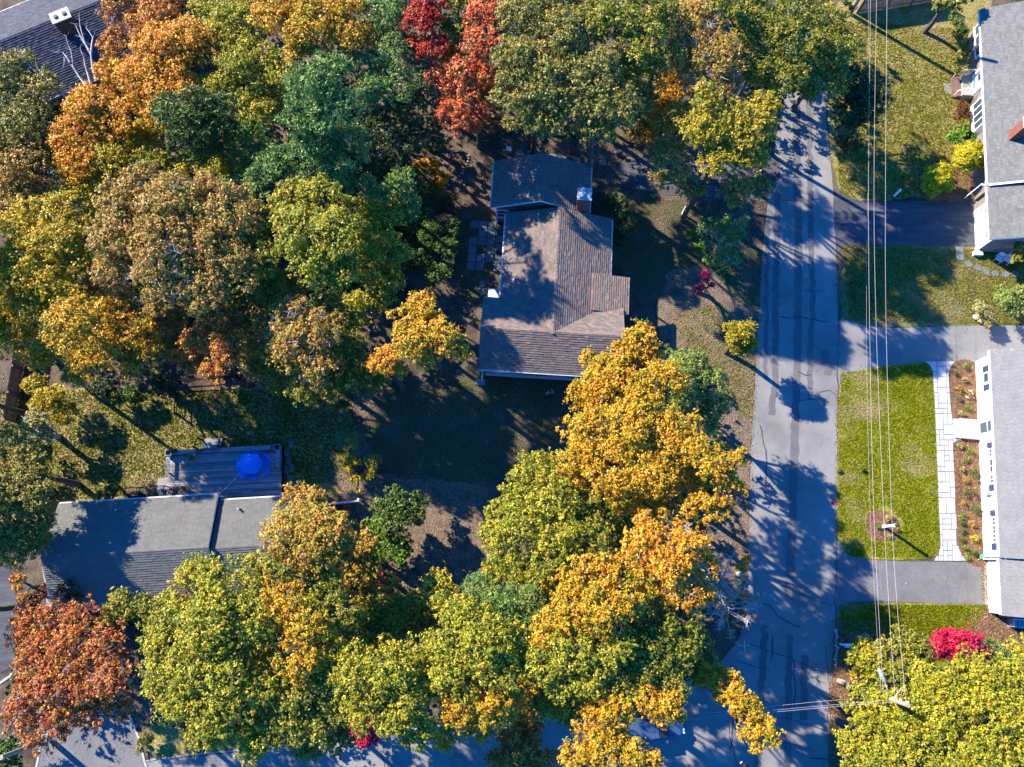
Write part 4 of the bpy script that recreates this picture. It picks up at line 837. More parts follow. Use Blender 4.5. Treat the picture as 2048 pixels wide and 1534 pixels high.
T('sapling', 'yellow', 'straggly yellow leaved sapling left of the pine seedling', [(705, 930, 16, 2), (712, 955, 13, 1.6), (700, 890, 12, 2), (715, 980, 8, 1.2)], 'sapling', size=.14, dens=.6)
T('oak_tree', 'olive', 'dark olive oak at the corner between ranch roof and red maple', [(250, 1210, 34, 7.5), (290, 1220, 30, 7.5), (225, 1240, 26, 7)], dens=.9)
T('oak_tree', 'yellowgreen', 'great yellow green oak covering the lower slope of the ranch roof', [(400, 1170, 55, 9.5), (460, 1180, 60, 10), (360, 1230, 55, 9.5), (430, 1250, 65, 10.5), (340, 1290, 50, 9.5), (500, 1240, 55, 10)])
T('oak_tree', 'yellowgreen', 'great yellow green oak at the bottom left, below the one on the ranch roof', [(330, 1350, 48, 9), (390, 1330, 55, 10), (450, 1340, 60, 10), (370, 1400, 52, 9.5), (440, 1420, 60, 9.5), (500, 1390, 55, 9.5), (400, 1460, 40, 9), (520, 1460, 48, 8.5), (500, 1500, 28, 8)])
T('oak_tree', 'gold', 'yellow topped oak in the middle of the lower left wood', [(560, 1210, 48, 10), (610, 1250, 48, 10), (600, 1310, 50, 10), (650, 1290, 38, 9.5), (540, 1170, 30, 9.5)])
T('oak_tree', 'olive', 'green oak right of the yellow topped one', [(650, 1180, 42, 8.5), (680, 1230, 48, 8.5), (720, 1270, 40, 8), (640, 1150, 30, 8.5), (560, 1140, 40, 9)])
T('oak_tree', 'olive', 'green oak at the foot of the bare dirt patch', [(760, 1230, 42, 7), (800, 1220, 38, 7), (830, 1200, 24, 6.5), (780, 1270, 42, 7.5), (860, 1210, 18, 6)])
T('oak_tree', 'yellowgreen', 'yellow green oak above the hidden red bush by the lane', [(720, 1350, 58, 9.5), (780, 1340, 58, 9.5), (830, 1310, 45, 9), (740, 1410, 52, 9), (800, 1410, 55, 9), (830, 1450, 42, 8.5), (860, 1370, 34, 9)])
T('oak_tree', 'olive', 'olive oak in the lower left wood, beside the lane', [(590, 1380, 55, 9), (640, 1360, 48, 9), (580, 1440, 50, 8.5), (650, 1430, 50, 8.5), (620, 1480, 36, 8), (680, 1480, 32, 7.5)], bare=.5)
T('oak_tree', 'yellowgreen', 'yellow green oak directly below the blue green pine', [(930, 1240, 50, 9.5), (900, 1280, 48, 9.5), (970, 1290, 58, 10), (920, 1340, 55, 9.5), (1000, 1340, 50, 9.5), (890, 1210, 24, 9)])
T('oak_tree', 'gold', 'gold and green oak with a few pale dead limbs at the bottom', [(980, 1400, 48, 9), (920, 1410, 45, 8.5), (1020, 1400, 35, 8.5), (900, 1460, 36, 8), (960, 1450, 32, 8)], bare=.8)
T('maple_tree', 'rustred', 'rusty red maple over the grey driveway at the lower left', [(60, 1260, 42, 7.5), (110, 1240, 38, 8), (170, 1240, 42, 8.5), (160, 1290, 50, 9), (90, 1310, 45, 8.5), (220, 1290, 40, 8.5)], bare=.8, dens=.85)
T('maple_tree', 'rustred', 'orange red maple at the bottom left corner, its limbs showing', [(60, 1350, 40, 8), (120, 1360, 48, 9), (180, 1360, 50, 9), (230, 1350, 42, 8.5), (60, 1410, 42, 8.5), (120, 1430, 42, 8.5), (190, 1420, 36, 8), (240, 1400, 36, 8), (70, 1460, 34, 8), (30, 1440, 26, 8), (90, 1490, 22, 7.5)], bare=1, dens=.8)
T('maple_tree', 'rust', 'thin small orange maple beside the left gable of the ranch house', [(35, 1165, 16, 5), (48, 1190, 12, 4)], dens=.8)
T('shrub', 'maroon', 'wine coloured shrub between the ranch house and the dark driveway', [(60, 1210, 26, 3), (90, 1190, 20, 2.8), (50, 1240, 24, 2.8), (140, 1190, 26, 4)], 'shrub', trunk=False, size=.14, dens=.8)
T('oak_tree', 'tangreen', 'sage green oak at the left edge level with the deck', [(20, 900, 55, 7), (60, 940, 45, 7), (20, 970, 55, 7.5), (70, 990, 36, 7.5), (90, 960, 22, 7)])
T('oak_tree', 'tangreen', 'sage green oak touching the left gable of the ranch house', [(25, 1040, 50, 7), (70, 1050, 38, 6.5), (40, 1090, 48, 6.5), (85, 1085, 22, 6)], bare=.5)
T('shrub', 'silver', 'silvery twiggy bush at the left below the plank fence', [(75, 845, 26, 3), (95, 870, 20, 2.6), (60, 870, 20, 2.6)], 'bush', bare=2, dens=.7, size=.14)
T('shrub', 'darkgreen', 'dark rounded rhododendron under the orange gold oak, left one', [(205, 780, 22, 2), (190, 770, 18, 1.8)], 'bush', trunk=False, size=.14)
T('shrub', 'darkgreen', 'dark rounded rhododendron beside the corner of the garden fence', [(330, 780, 22, 2), (320, 765, 18, 1.8)], 'bush', trunk=False, size=.14)
T('hydrangea', 'shrub', 'hydrangea with faded pink heads between two dark rhododendrons', [(260, 790, 22, 1.2), (240, 800, 14, 1), (280, 795, 14, 1)], 'bush', trunk=False, size=.13)
T('shrub', 'yellow', 'low yellowing thicket at the foot of the old plank fence', [(100, 790, 30, 2.5), (70, 770, 24, 2.5), (130, 820, 26, 2), (80, 810, 22, 2)], 'shrub', trunk=False, size=.15, dens=.8)
T('shrub', 'shrub', 'soft green bush against the ranch house eave', [(225, 985, 16, 1.5), (205, 990, 12, 1.3)], 'shrub', trunk=False, size=.12)
T('shrub', 'shrub', 'green bush in the bottom left corner beside the grey driveway', [(20, 1500, 26, 2), (5, 1520, 22, 2), (35, 1520, 14, 1.6)], 'shrub', trunk=False, size=.16)
T('shrub', 'tangreen', 'yellow green tuft at the edge of the grey driveway, by its right kerb', [(285, 1490, 14, .9), (295, 1475, 12, .8)], 'shrub', trunk=False, size=.12)
T('shrub', 'crimson', 'bright red bush half hidden under the yellow green oak by the lane', [(725, 1465, 24, 1.6), (745, 1475, 16, 1.4), (712, 1450, 12, 1.4)], 'shrub', trunk=False, size=.13)
T('shrub', 'crimson', 'small red leaved sprig beside the rust brown oak', [(765, 1160, 12, 3), (755, 1150, 8, 3)], 'shrub', trunk=False, size=.13, dens=.8)
# bottom right and right
T('oak_tree', 'yellowgreen', 'yellow green oak around the street light pole at the bottom right', [(1720, 1400, 38, 7), (1760, 1440, 50, 7.5), (1720, 1480, 45, 7), (1800, 1480, 58, 8), (1760, 1530, 50, 7.5), (1700, 1530, 28, 6.5)])
T('oak_tree', 'yellowgreen', 'golden green oak right of the street light pole', [(1870, 1370, 45, 8), (1830, 1420, 48, 8), (1890, 1430, 58, 8.5), (1920, 1370, 42, 8), (1900, 1500, 62, 8.5), (1930, 1320, 28, 7.5), (1840, 1350, 28, 7.5)])
T('oak_tree', 'yellowgreen', 'yellow green oak filling the bottom right corner', [(1990, 1370, 55, 8.5), (2040, 1330, 48, 8.5), (1980, 1440, 62, 9), (2050, 1430, 60, 9), (1980, 1510, 58, 9), (2050, 1510, 55, 9), (2030, 1290, 20, 7)])
T('oak_tree', 'olive', 'shaded olive oak between the lower lawn and the red bush', [(1790, 1310, 40, 4.5), (1830, 1300, 36, 4.5), (1790, 1360, 38, 5), (1840, 1340, 28, 4.5), (1800, 1270, 24, 4)], dens=.8)
T('oak_sapling', 'yellowgreen', 'rounded young oak beside the stone row at the right of the road', [(1730, 1300, 28, 3.2), (1745, 1325, 26, 3), (1715, 1315, 20, 3), (1750, 1350, 24, 3)], 'tree')
T('burning_bush', 'crimson', 'vivid crimson bush at the end of the lower lawn', [(1888, 1285, 30, 2.0), (1920, 1280, 32, 2.3), (1948, 1296, 27, 2.0), (1960, 1310, 20, 1.8), (1876, 1302, 22, 1.5), (1915, 1300, 30, 1.8)], 'bush', trunk=False, size=.13, dens=1.2)
T('juniper', 'bluepine', 'blue green juniper right of the crimson bush', [(1985, 1300, 20, 1.4), (2000, 1320, 18, 1.4), (1975, 1330, 16, 1.4), (2020, 1310, 12, 1)], 'bush', needle=True, trunk=False, size=.2)
T('golden_cypress', 'chartreuse', 'bright yellow clipped shrub beside the garage driveway, lower left of two', [(1864, 374, 24, 1.3), (1881, 350, 25, 1.4), (1862, 354, 22, 1.3), (1885, 370, 20, 1.3), (1873, 362, 26, 1.9)], 'bush', trunk=False, size=.12, dens=1.3)
T('golden_cypress', 'chartreuse', 'bright yellow clipped shrub touching the roof edge, upper right of two', [(1926, 326, 25, 1.6), (1946, 305, 25, 1.8), (1922, 306, 20, 1.6), (1950, 326, 18, 1.5), (1962, 296, 12, 2), (1936, 315, 26, 2.1)], 'bush', trunk=False, size=.12, dens=1.3)
T('rhododendron', 'brightgreen', 'broad leaved green bush next to the bay window', [(1905, 275, 15, 1.5), (1925, 265, 17, 1.5), (1920, 285, 15, 1.5), (1942, 275, 12, 1.4)], 'bush', trunk=False, size=.2)
T('barberry', 'maroon', 'dark wine barberry below the brick steps', [(1920, 215, 15, 1.1), (1930, 228, 12, 1), (1915, 232, 10, .9)], 'bush', trunk=False, size=.1)
T('azalea', 'tangreen', 'tan green azalea nearest the brick steps', [(1920, 130, 14, 1.2), (1925, 112, 13, 1.2), (1912, 140, 10, 1)], 'bush', trunk=False, size=.15)
T('azalea', 'tangreen', 'tan green azalea under the left windows of the grey roofed house', [(1920, 90, 14, 1.3), (1912, 75, 14, 1.3), (1930, 100, 10, 1.2)], 'bush', trunk=False, size=.15)
T('azalea', 'shrub', 'dark green azalea at the far corner of the grey roofed house', [(1915, 50, 16, 1.4), (1928, 60, 12, 1.4), (1905, 40, 12, 1.3)], 'bush', trunk=False, size=.15)
T('magnolia', 'tangreen', 'broad leaved tree at the top edge between fence and grey roofed house', [(1880, 5, 24, 4), (1905, 15, 20, 4), (1865, -5, 18, 4), (1930, -10, 26, 4)], 'tree', size=.3)
T('shrub', 'palegreen', 'pale green leafy shrub beside the curved driveway', [(2010, 605, 24, 2), (2035, 590, 24, 2.2), (2030, 620, 20, 1.8), (2000, 580, 12, 1.6)], 'shrub', trunk=False, size=.16)
T('shrub', 'silver', 'greyish low shrub with pink leaves by the curved driveway', [(1965, 625, 20, 1.2), (1975, 640, 16, 1), (1955, 610, 12, 1)], 'shrub', size=.14, bare=1.5, dens=.7)
T('shrub', 'ypine', 'yellow green shrub at the garage corner by the white chairs', [(2040, 500, 18, 2), (2030, 515, 14, 1.8)], 'shrub', trunk=False, size=.14)
# just beyond the frame: crowns whose shade falls into the picture
for (u, v, rr_, pl, tx) in [(-70, 480, 75, 'yellow', 'level with the upper yellow maple'), (-80, 640, 80, 'tan', 'level with the plank fence'), (-70, 800, 70, 'olive', 'above the sage oaks'), (-60, 1010, 70, 'olive', 'beside the sage oaks'),
                            (-80, 1240, 60, 'olive', 'beyond the dark driveway'), (1000, -80, 80, 'olive', 'behind the red maples'), (1180, -90, 80, 'olive', 'behind the olive yellow oak'), (1420, -90, 80, 'olive', 'behind the twiggy tan oak'), (620, -90, 80, 'olive', 'behind the gold maple'), (790, -80, 70, 'darkgreen', 'behind the deep red maple')]:
    T('oak_tree', pl, 'oak standing just outside the picture ' + tx, [(u, v, rr_, 8.5), (u - 40, v - 40, rr_ * .7, 8)], dens=.8)

# close the canopy: widen the nearest crown wherever a wooded patch is still open
def inside(p, poly):
    c = False; j = len(poly) - 1
    for i in range(len(poly)):
        if (poly[i][1] > p[1]) != (poly[j][1] > p[1]) and p[0] < (poly[j][0] - poly[i][0]) * (p[1] - poly[i][1]) / (poly[j][1] - poly[i][1]) + poly[i][0]: c = not c
        j = i
    return c
WOODS = [[(0, 150), (110, 190), (200, 200), (225, 100), (215, 0), (1330, 0), (1700, 0), (1640, 190), (1560, 210), (1510, 380), (1330, 370), (1270, 285), (1180, 280), (1090, 265), (960, 262), (890, 240), (860, 380), (800, 560), (740, 600), (700, 770), (560, 760), (480, 740), (330, 720), (80, 720), (0, 680)],
         [(330, 1200), (500, 1110), (740, 1080), (790, 1180), (960, 1190), (1000, 980), (1120, 920), (1440, 940), (1400, 1080), (1420, 1180), (1400, 1300), (1350, 1420), (1100, 1460), (880, 1420), (820, 1450), (500, 1480), (330, 1420), (300, 1290)],
         [(1170, 780), (1240, 720), (1290, 680), (1420, 730), (1430, 860), (1460, 940), (1400, 1000), (1150, 980), (1130, 880)],
         [(1730, 1430), (1830, 1370), (2048, 1310), (2048, 1534), (1710, 1534)], [(0, 880), (80, 880), (80, 1080), (0, 1100)], [(30, 1250), (250, 1240), (260, 1390), (100, 1470), (30, 1430)]]
rf = random.Random(77); blobs_all = [(b_, it) for it in FOREST for b_ in it[0][3]]
for poly in WOODS:
    for gv in range(0, 1540, 38):
        for gu in range(0, 2060, 38):
            u_ = gu + rf.uniform(-12, 12); v_ = gv + rf.uniform(-12, 12)
            if not inside((u_, v_), poly) or any(math.hypot(u_ - b_[0], v_ - b_[1]) < b_[2] * .86 for b_, _ in blobs_all): continue
            cand = [(math.hypot(u_ - b_[0], v_ - b_[1]) - b_[2], b_, it) for b_, it in blobs_all if b_[3] >= 5 and (len(it[0]) < 5 or it[0][4] == 'tree') and it[0][0] not in ('bare_tree',)]
            d_, nb, it = min(cand, key=lambda q: q[0]); new = (u_, v_, rf.uniform(34, 46), nb[3] - rf.uniform(.8, 2.2))
            it[0][3].append(new); blobs_all.append((new, it))
for a_, k_ in FOREST: tree(*a_, **k_)

# undergrowth: uncountable low brush between the trunks of the wood
def brush(name, polys, n, pal, seed, zlo, zhi, skip=()):
    r = np.random.default_rng(seed); pts = []
    for poly in polys:
        us = [p[0] for p in poly]; vs2 = [p[1] for p in poly]; area = (max(us) - min(us)) * (max(vs2) - min(vs2))
        for _ in range(int(area / 480)):
            q = (r.uniform(min(us), max(us)), r.uniform(min(vs2), max(vs2)))
            if inside(q, poly) and not any(inside(q, k_) for k_ in skip): pts.append(q)
    cs = []; rs = []
    for q in pts:
        z = r.uniform(zlo, zhi); x_, y_ = G(q[0], q[1], z); cs.append((x_, y_, z)); k_ = r.uniform(.35, .85); rs.append((k_, k_, k_ * .8))
    o = leaf_object(name, [leaf_cloud(np.array(cs), np.array(rs), n, .3, PAL[pal], seed, clump=10)], M['leaf']); o['kind'] = 'stuff'
KEEP = [[(945, 290), (1200, 290), (1280, 420), (1280, 680), (1160, 780), (930, 780), (900, 600), (910, 400)], [(1190, 290), (1560, 290), (1560, 420), (1190, 420)]]
brush('undergrowth', [WOODS[0]], 120000, 'darkgreen', 501, .3, 4.0, KEEP)
brush('undergrowth', [WOODS[1], WOODS[2], WOODS[5]], 50000, 'darkgreen', 502, .3, 3.0, [[(1000, 1380), (1500, 1380), (1500, 1534), (600, 1534), (600, 1470)]])
brush('undergrowth', [WOODS[3], WOODS[4]], 16000, 'shrub', 503, .3, 2.5)

# dead limbs reaching over the slate roof
for i, (lab, pts_) in enumerate([('bare forked branch nearest the brick chimney, over the slate roof', [[(192, 160, 8), (182, 110, 8.6), (165, 70, 9), (158, 28, 9.4)], [(182, 110, 8.6), (186, 75, 9), (172, 55, 9)], [(178, 100, 8.7), (150, 48, 9)]]),
      ('straight bare branch in the middle of the slate roof', [[(182, 172, 8), (170, 130, 8.4), (160, 96, 8.8)]]),
      ('long bare branch curving over the slate roof towards its ridge', [[(172, 172, 8), (145, 132, 8.3), (142, 100, 8.6), (132, 72, 9)], [(140, 125, 8.4), (125, 105, 8.6), (108, 104, 8.8)], [(128, 112, 8.5), (125, 138, 8.3)]]),
      ('bare branch at the lower left corner of the slate roof', [[(130, 195, 8), (100, 165, 8.3), (80, 150, 8.5), (50, 120, 8.8), (42, 98, 9)], [(85, 155, 8.4), (72, 130, 8.7)]])]):
    b = MB(); o0 = G3(*pts_[0][0])
    for ch in pts_:
        P = []
        for a_, b__ in zip(ch[:-1], ch[1:]):
            A, B = G3(*a_), G3(*b__); P += [A - o0, A.lerp(B, .5) - o0 + Vector((random.uniform(-.12, .12), random.uniform(-.12, .12), random.uniform(-.1, .1)))]
        P.append(G3(*ch[-1]) - o0); b.tube(P, [.09 - .07 * k / (len(P) - 1) for k in range(len(P))], 5)
        for k in range(1, len(P)):
            for _ in range(2): q = P[k]; b.tube([q, q + Vector((random.uniform(-.5, .5), random.uniform(-.1, .6), random.uniform(-.1, .3)))], [.02, .008], 4)
    tag(b.build('dead_branch', M['bark_pale'], loc=o0), lab, 'branch')

# small bed plants
def plant(u, v, r, pal, lab, name='shrub', size=.09, flowers=None, dens=1.4):
    x, y = G(u, v, 0); z0 = .04; r_ = r / 26.0; SD[0] += 1; t = thing(name, lab, 'plant', (x, y, z0))
    rgn = np.random.default_rng(SD[0]); cs = rgn.normal(size=(7, 3)) * r_ * .38; cs[:, 2] = np.abs(cs[:, 2]) + r_ * .45; rs = np.full((7, 3), r_ * .5)
    leaf_object('foliage', [leaf_cloud(cs, rs, int(900 * dens * max(r_, .25) ** 1.2), size, PAL[pal], SD[0], clump=12)], M['leaf'], t)
    s = MB(); s.tube([(0, 0, -.04), (0, 0, r_ * .8)], [.03, .015], 5); s.build('stem', M['bark'], t)
    if flowers:
        rf = random.Random(u)
        for _ in range(flowers):
            a = rf.uniform(0, 6.28); q = rf.uniform(.7, 1.1) * r_; f = MB(); f.blob((q * math.cos(a), q * math.sin(a), r_ * .7), (.07, .07, .06), 1, 1, .1); f.build('flower_head', M['white'], t)
names_b2 = [(1920, 892, 5, 'silver', 'pale silvery plant just below the porch slab'), (1938, 903, 6, 'brightgreen', 'bright green dwarf bush nearest the porch slab'), (1929, 920, 6, 'palegreen', 'grey green plant left of the double window'),
  (1922, 941, 5, 'silver', 'pale tuft beside the walk, above the first large green shrub'), (1944, 945, 9, 'shrub', 'first large dark green shrub below the porch'), (1927, 962, 5, 'tan', 'little bronze plant between the first two large shrubs'),
  (1933, 985, 9.5, 'shrub', 'second large dark green shrub, level with the electric meter'), (1926, 1008, 5.5, 'tan', 'small bronze plant between the second and third large shrubs'), (1945, 1018, 9.5, 'shrub', 'third large dark green shrub below the electric meter'),
  (1923, 1033, 4, 'brightgreen', 'tiny green plant below the small bronze one'), (1923, 1047, 4, 'shrub', 'tiny dark plant two above the yellow shrub'), (1943, 1049, 5.5, 'tan', 'brownish plant directly above the yellow shrub'),
  (1925, 1063, 4.5, 'shrub', 'tiny dark green plant beside the walk, level with the triple window'), (1945, 1077, 8.5, 'chartreuse', 'round yellow dwarf shrub in the leafy bed'), (1923, 1081, 3.5, 'shrub', 'tiniest dark plant left of the yellow shrub'),
  (1928, 1096, 4, 'brightgreen', 'small light green plant near the flared end of the walk'), (1944, 1105, 7, 'shrub', 'green dwarf shrub next to the plastic utility cover'), (1934, 1115, 4, 'brightgreen', 'low green sprout at the very end of the bed')]
for p_ in names_b2: plant(*p_)
for p_ in [(1928, 735, 6, 'brightgreen', 'green plant at the top of the upper bed'), (1910, 748, 5, 'shrub', 'small dark plant beside the walk in the upper bed'), (1929, 760, 7, 'silver', 'pale yellow plant in the middle of the upper bed'),
           (1917, 778, 7, 'tan', 'bronze plant left of centre in the upper bed'), (1917, 800, 5, 'shrub', 'small green plant low in the upper bed'), (1932, 816, 6, 'brightgreen', 'green plant just above the porch slab'), (1918, 826, 5, 'silver', 'pale tuft at the curved lower corner of the upper bed')]: plant(*p_)
plant(1935, 790, 8, 'tan', 'plant ringed with white flower heads in the upper bed', flowers=7)
for p_ in [(1773, 1035, 5.5, 'silver', 'pale spiky plant above the lamp post'), (1755, 1053, 5, 'brightgreen', 'green plant left of the lamp post'), (1777, 1072, 5.5, 'silver', 'pale spiky plant below the lamp post'), (1788, 1058, 4.5, 'tangreen', 'dull green plant right of the lamp post'),
           (1686, 1305, 5, 'brightgreen', 'green cushion plant behind the stone row'), (1688, 1268, 5, 'shrub', 'small green plant above the mailbox'), (1700, 1345, 9, 'yellow', 'yellowing mound below the mailbox'), (1690, 1372, 6, 'yellow', 'yellow tuft at the lower end of the bed'),
           (1678, 943, 4, 'shrub', 'low weed at the kerb opposite the big maple'), (1724, 941, 5, 'shrub', 'dark weed clump in the bright lawn')]: plant(*p_)
# ---------------------------------------------------------------- street furniture and small things
x, y = G(1817, 1411, 10.4)
pl = thing('utility_pole', 'wooden utility pole with a street light rising from the yellow green oak', 'utility pole', (x, y, 0))
b = MB(); b.tube([(0, 0, 0), (0, 0, 10.4)], [.19, .13], 12); b.build('pole', M['pole'], pl)
lx, ly = G(1769, 1362, 8.0); hx, hy = G(1757, 1337, 8.0); A0 = Vector((lx - x, ly - y, 8.0)); A1 = Vector((hx - x, hy - y, 7.98))
b = MB(); b.tube([(-.05, .12, 7.7), Vector((-.05, .12, 7.7)).lerp(A0, .5) + Vector((.05, 0, .12)), A0], [.045, .04, .035], 8); b.build('lamp_arm', M['metal'], pl)
b = MB(); b.tube([A0.lerp(A1, k_) for k_ in (-.1, .15, .45, .8, 1)], [.05, .11, .15, .13, .04], 10); b.build('lamp_head', M['metal'], pl)
b = MB(); b.tube([(0, .15, 8.6), (.55, .75, 8.6)], .04, 6); b.tube([(0, 0, 8.0), (-.35, -.45, 8.0)], .03, 6); b.build('bracket', M['metal'], pl)
for z in (9.9, 9.0, 7.7, 6.3):
    b = MB(); b.lathe([(.04, 0), (.07, .05), (.04, .1), (.07, .15), (.03, .2)], (.16, .12, z), 8); b.build('insulator', M['plastic'], pl)
x2, y2 = G(1699, 27, 0)
p2 = thing('utility_pole', 'wooden utility pole at the end of the stockade fence behind the roadside oak', 'utility pole', (x2, y2, 0))
b = MB(); b.tube([(0, 0, 0), (0, 0, 10.8)], [.2, .14], 12); b.build('pole', M['pole'], p2)
b = MB(); b.box(-.9, .9, -.06, .06, 8.0, 8.14, Matrix.Rotation(R(70), 4, 'Z')); b.build('crossarm', M['pole'], p2)
b = MB(); b.lathe([(.22, 0), (.26, .05), (.26, .7), (.1, .8)], (.35, .1, 7.0), 14); b.build('transformer', M['metal'], p2)
# wires run on up the road past the frame
def wire(lab, pts, r=.021):
    W_ = [G3(*p) for p in pts]; P = []; r *= .33
    for i in range(len(W_) - 1):
        p0 = W_[max(i - 1, 0)]; p1 = W_[i]; p2_ = W_[i + 1]; p3 = W_[min(i + 2, len(W_) - 1)]
        for k in range(8):
            t = k / 8; P.append(.5 * ((2 * p1) + (p2_ - p0) * t + (2 * p0 - 5 * p1 + 4 * p2_ - p3) * t * t + (3 * p1 - p0 - 3 * p2_ + p3) * t ** 3))
    P.append(W_[-1]); o0 = P[0]; b = MB(); b.tube([q - o0 for q in P], r, 5)
    tag(b.build('power_line', M['wire'], loc=o0), lab, 'cable', 'overhead lines along the road')
wire('overhead line, rightmost of those running up along the right lawns', [(1812, 1404, 9.9), (1795, 1220, 9.5), (1783, 1020, 9.2), (1772, 640, 9.0), (1771, 360, 9.1), (1774, 0, 9.4), (1776, -120, 9.6)])
wire('overhead line, second from the right of those above the right lawns', [(1790, 1393, 8.9), (1779, 1230, 8.5), (1766, 1000, 8.2), (1752, 640, 8.0), (1748, 360, 8.1), (1753, 0, 8.4), (1754, -120, 8.6)])
wire('overhead line, third from the right, passing over the lamp post bed', [(1767, 1393, 7.6), (1756, 1200, 7.3), (1746, 980, 7.0), (1739, 640, 6.9), (1737, 360, 7.0), (1741, 0, 7.4), (1742, -120, 7.6)])
wire('overhead line, leftmost and thinnest, close beside its neighbour', [(1762, 1393, 6.2), (1752, 1230, 6.0), (1740, 1010, 5.8), (1733, 660, 5.7), (1736, 300, 5.8), (1737, 0, 6.2), (1737, -120, 6.3)], .013)
wire('overhead cable crossing the junction, upper of three', [(1752, 1394, 7.6), (1650, 1402, 7.2), (1550, 1412, 7.0), (1400, 1428, 6.9), (1150, 1450, 7.0)], .018)
wire('overhead cable crossing the junction, middle of three', [(1780, 1400, 9.0), (1650, 1411, 8.6), (1550, 1420, 8.4), (1400, 1434, 8.3), (1150, 1456, 8.4)], .016)
wire('overhead cable crossing the junction, lower of three', [(1784, 1404, 9.6), (1650, 1415, 9.2), (1550, 1424, 9.0), (1400, 1438, 8.9), (1150, 1460, 9.0)], .018)
wire('thin service line over the bottom driveway', [(290, 1524, 6), (200, 1530, 6.2), (60, 1540, 6.5)], .01)
p3_ = thing('utility_pole', 'wooden utility pole under the corner maple whose shadow crosses the grey driveway', 'utility pole', (*G(100, 1478, 0), 0))
b = MB(); b.tube([(0, 0, 0), (0, 0, 5.6)], [.2, .16], 10); b.build('pole', M['pole'], p3_)

lp_ = thing('lamp_post', 'white square lamp post in the round mulch bed of the bright lawn', 'lamp post', (*G(1767, 1053, 0), .03))
b = MB(); b.box(-.08, .08, -.08, .08, 0, 1.85); b.box(-.11, .11, -.11, .11, 0, .18); b.box(-.11, .11, -.11, .11, 1.85, 1.9); b.build('post', M['white'], lp_)
b = MB(); b.lathe([(.06, 0), (.11, .08), (.12, .28), (.15, .3), (.05, .42), (.02, .46)], (0, 0, 1.9), 8); b.build('lantern', M['black'], lp_)
def post(u, v, hgt, lab, name='marker_post', ln=None):
    t = thing(name, lab, 'post', (*G(u, v, 0), 0)); b = MB(); b.box(-.07, .07, -.07, .07, 0, hgt); b.build('post', M['white'], t)
    b = MB(); b.lathe([(.1, 0), (.1, .04), (.02, .12)], (0, 0, hgt), 8); b.build('cap', M['white'] if not ln else M['metal'], t)
post(1365, 428, 1.3, 'white post beside the dark driveway left of the road'); post(1788, 392, 1.1, 'white post on the lawn above the garage driveway')
mbx = thing('mailbox', 'white mailbox on a post beside the row of stones', 'mailbox', (*G(1680, 1288, 0), .03), R(-4))
b = MB(); b.box(-.06, .06, -.06, .06, 0, 1.05); b.build('post', M['white'], mbx)
b = MB(); b.prism([(-.12, -.13), (.62, -.13), (.62, .13), (-.12, .13)], 1.05, 1.15); b.tube([(-.1, 0, 1.16), (.6, 0, 1.16)], .13, 12); b.build('box', M['plastic'], mbx)
b = MB(); b.box(.5, .54, .13, .16, 1.1, 1.35); b.build('flag', M['red'], mbx)
ss = thing('street_sign', 'street name sign with two crossed blades on a pole at the junction', 'sign', (*G(1468, 1284, 0), 0))
b = MB(); b.tube([(0, 0, 0), (0, 0, 2.7)], .035, 8); b.build('pole', M['metal'], ss)
b = MB(); b.box(-.42, .42, -.015, .015, 2.45, 2.62); b.build('blade', M['garage'], ss); b = MB(); b.box(-.015, .015, -.42, .42, 2.64, 2.81); b.build('blade', M['garage'], ss)
ORD = ['first', 'second', 'third', 'fourth', 'fifth', 'sixth', 'seventh', 'eighth', 'ninth', 'tenth', 'eleventh', 'twelfth', 'thirteenth']
# row of stones
rd = random.Random(21)
for i in range(13):
    v = 1262 + i * 5.6; x, y = G(1671 + rd.uniform(-1.5, 2.5), v, 0); b = MB(); rr_ = rd.uniform(.09, .17); b.blob((0, 0, .08), (rr_, rr_ * rd.uniform(.7, 1.1), .11), i, 2, .25)
    tag(b.build('stone', M['stone'], loc=(x, y, .02), smooth=True), ORD[i] + ' stone from the mailbox end of the pale row edging the roadside bed', 'stone', 'row of stones beside the road')
b = MB(); b.blob((0, 0, .15), (.28, .2, .2), 4, 2, .25); tag(b.build('boulder', M['slate'], loc=(*G(1728, 1271), .02), smooth=True), 'single blue grey boulder in the shaded bed right of the mailbox', 'boulder')
b = MB(); b.box(-.22, .22, -.16, .16, 0, .12); tag(b.build('utility_cover', M['green_box'], loc=(*G(1963, 1113), .05)), 'small green plastic utility cover at the lower end of the leafy bed', 'utility cover')
# pile of pale stones by the house, edging stones, patio slabs, stepping stones
for i in range(9):
    b = MB(); b.blob((0, 0, .06), (.12, .1, .08), i, 1, .3); tag(b.build('stone', M['stone'], loc=(*G(1099 + rd.uniform(-9, 9), 783 + rd.uniform(-5, 5)), .02)), 'pale cobble in the little heap below the brown roofed house', 'stone', 'heap of cobbles')
for i in range(13):
    t_ = i / 12; u = 938 - 50 * t_ ** 2 - 6 * t_; v = 312 + 70 * t_; b = MB(); b.blob((0, 0, .05), (.11, .08, .08), i, 1, .3)
    tag(b.build('stone', M['stone'], loc=(*G(u, v), .02)), ORD[i] + ' small stone, counted from the top, edging the curved path by the rear wing', 'stone', 'curved line of edging stones')
pt = thing('patio', 'shaded patio of square stone slabs beside the brown roofed house', 'patio', (*G(935, 500), 0), R(-3.6))
for i in range(4):
    for j in range(6):
        if (i + j * 3) % 7 == 3: continue
        b = MB(); xx = i * .72 + .05; yy = 1.9 - j * .72; b.prism([(xx + .02, yy + .02), (xx + .68, yy + .03), (xx + .67, yy + .69), (xx + .03, yy + .67)], 0, .035 + rd.uniform(0, .01)); b.build('slab', M['slate'], pt)
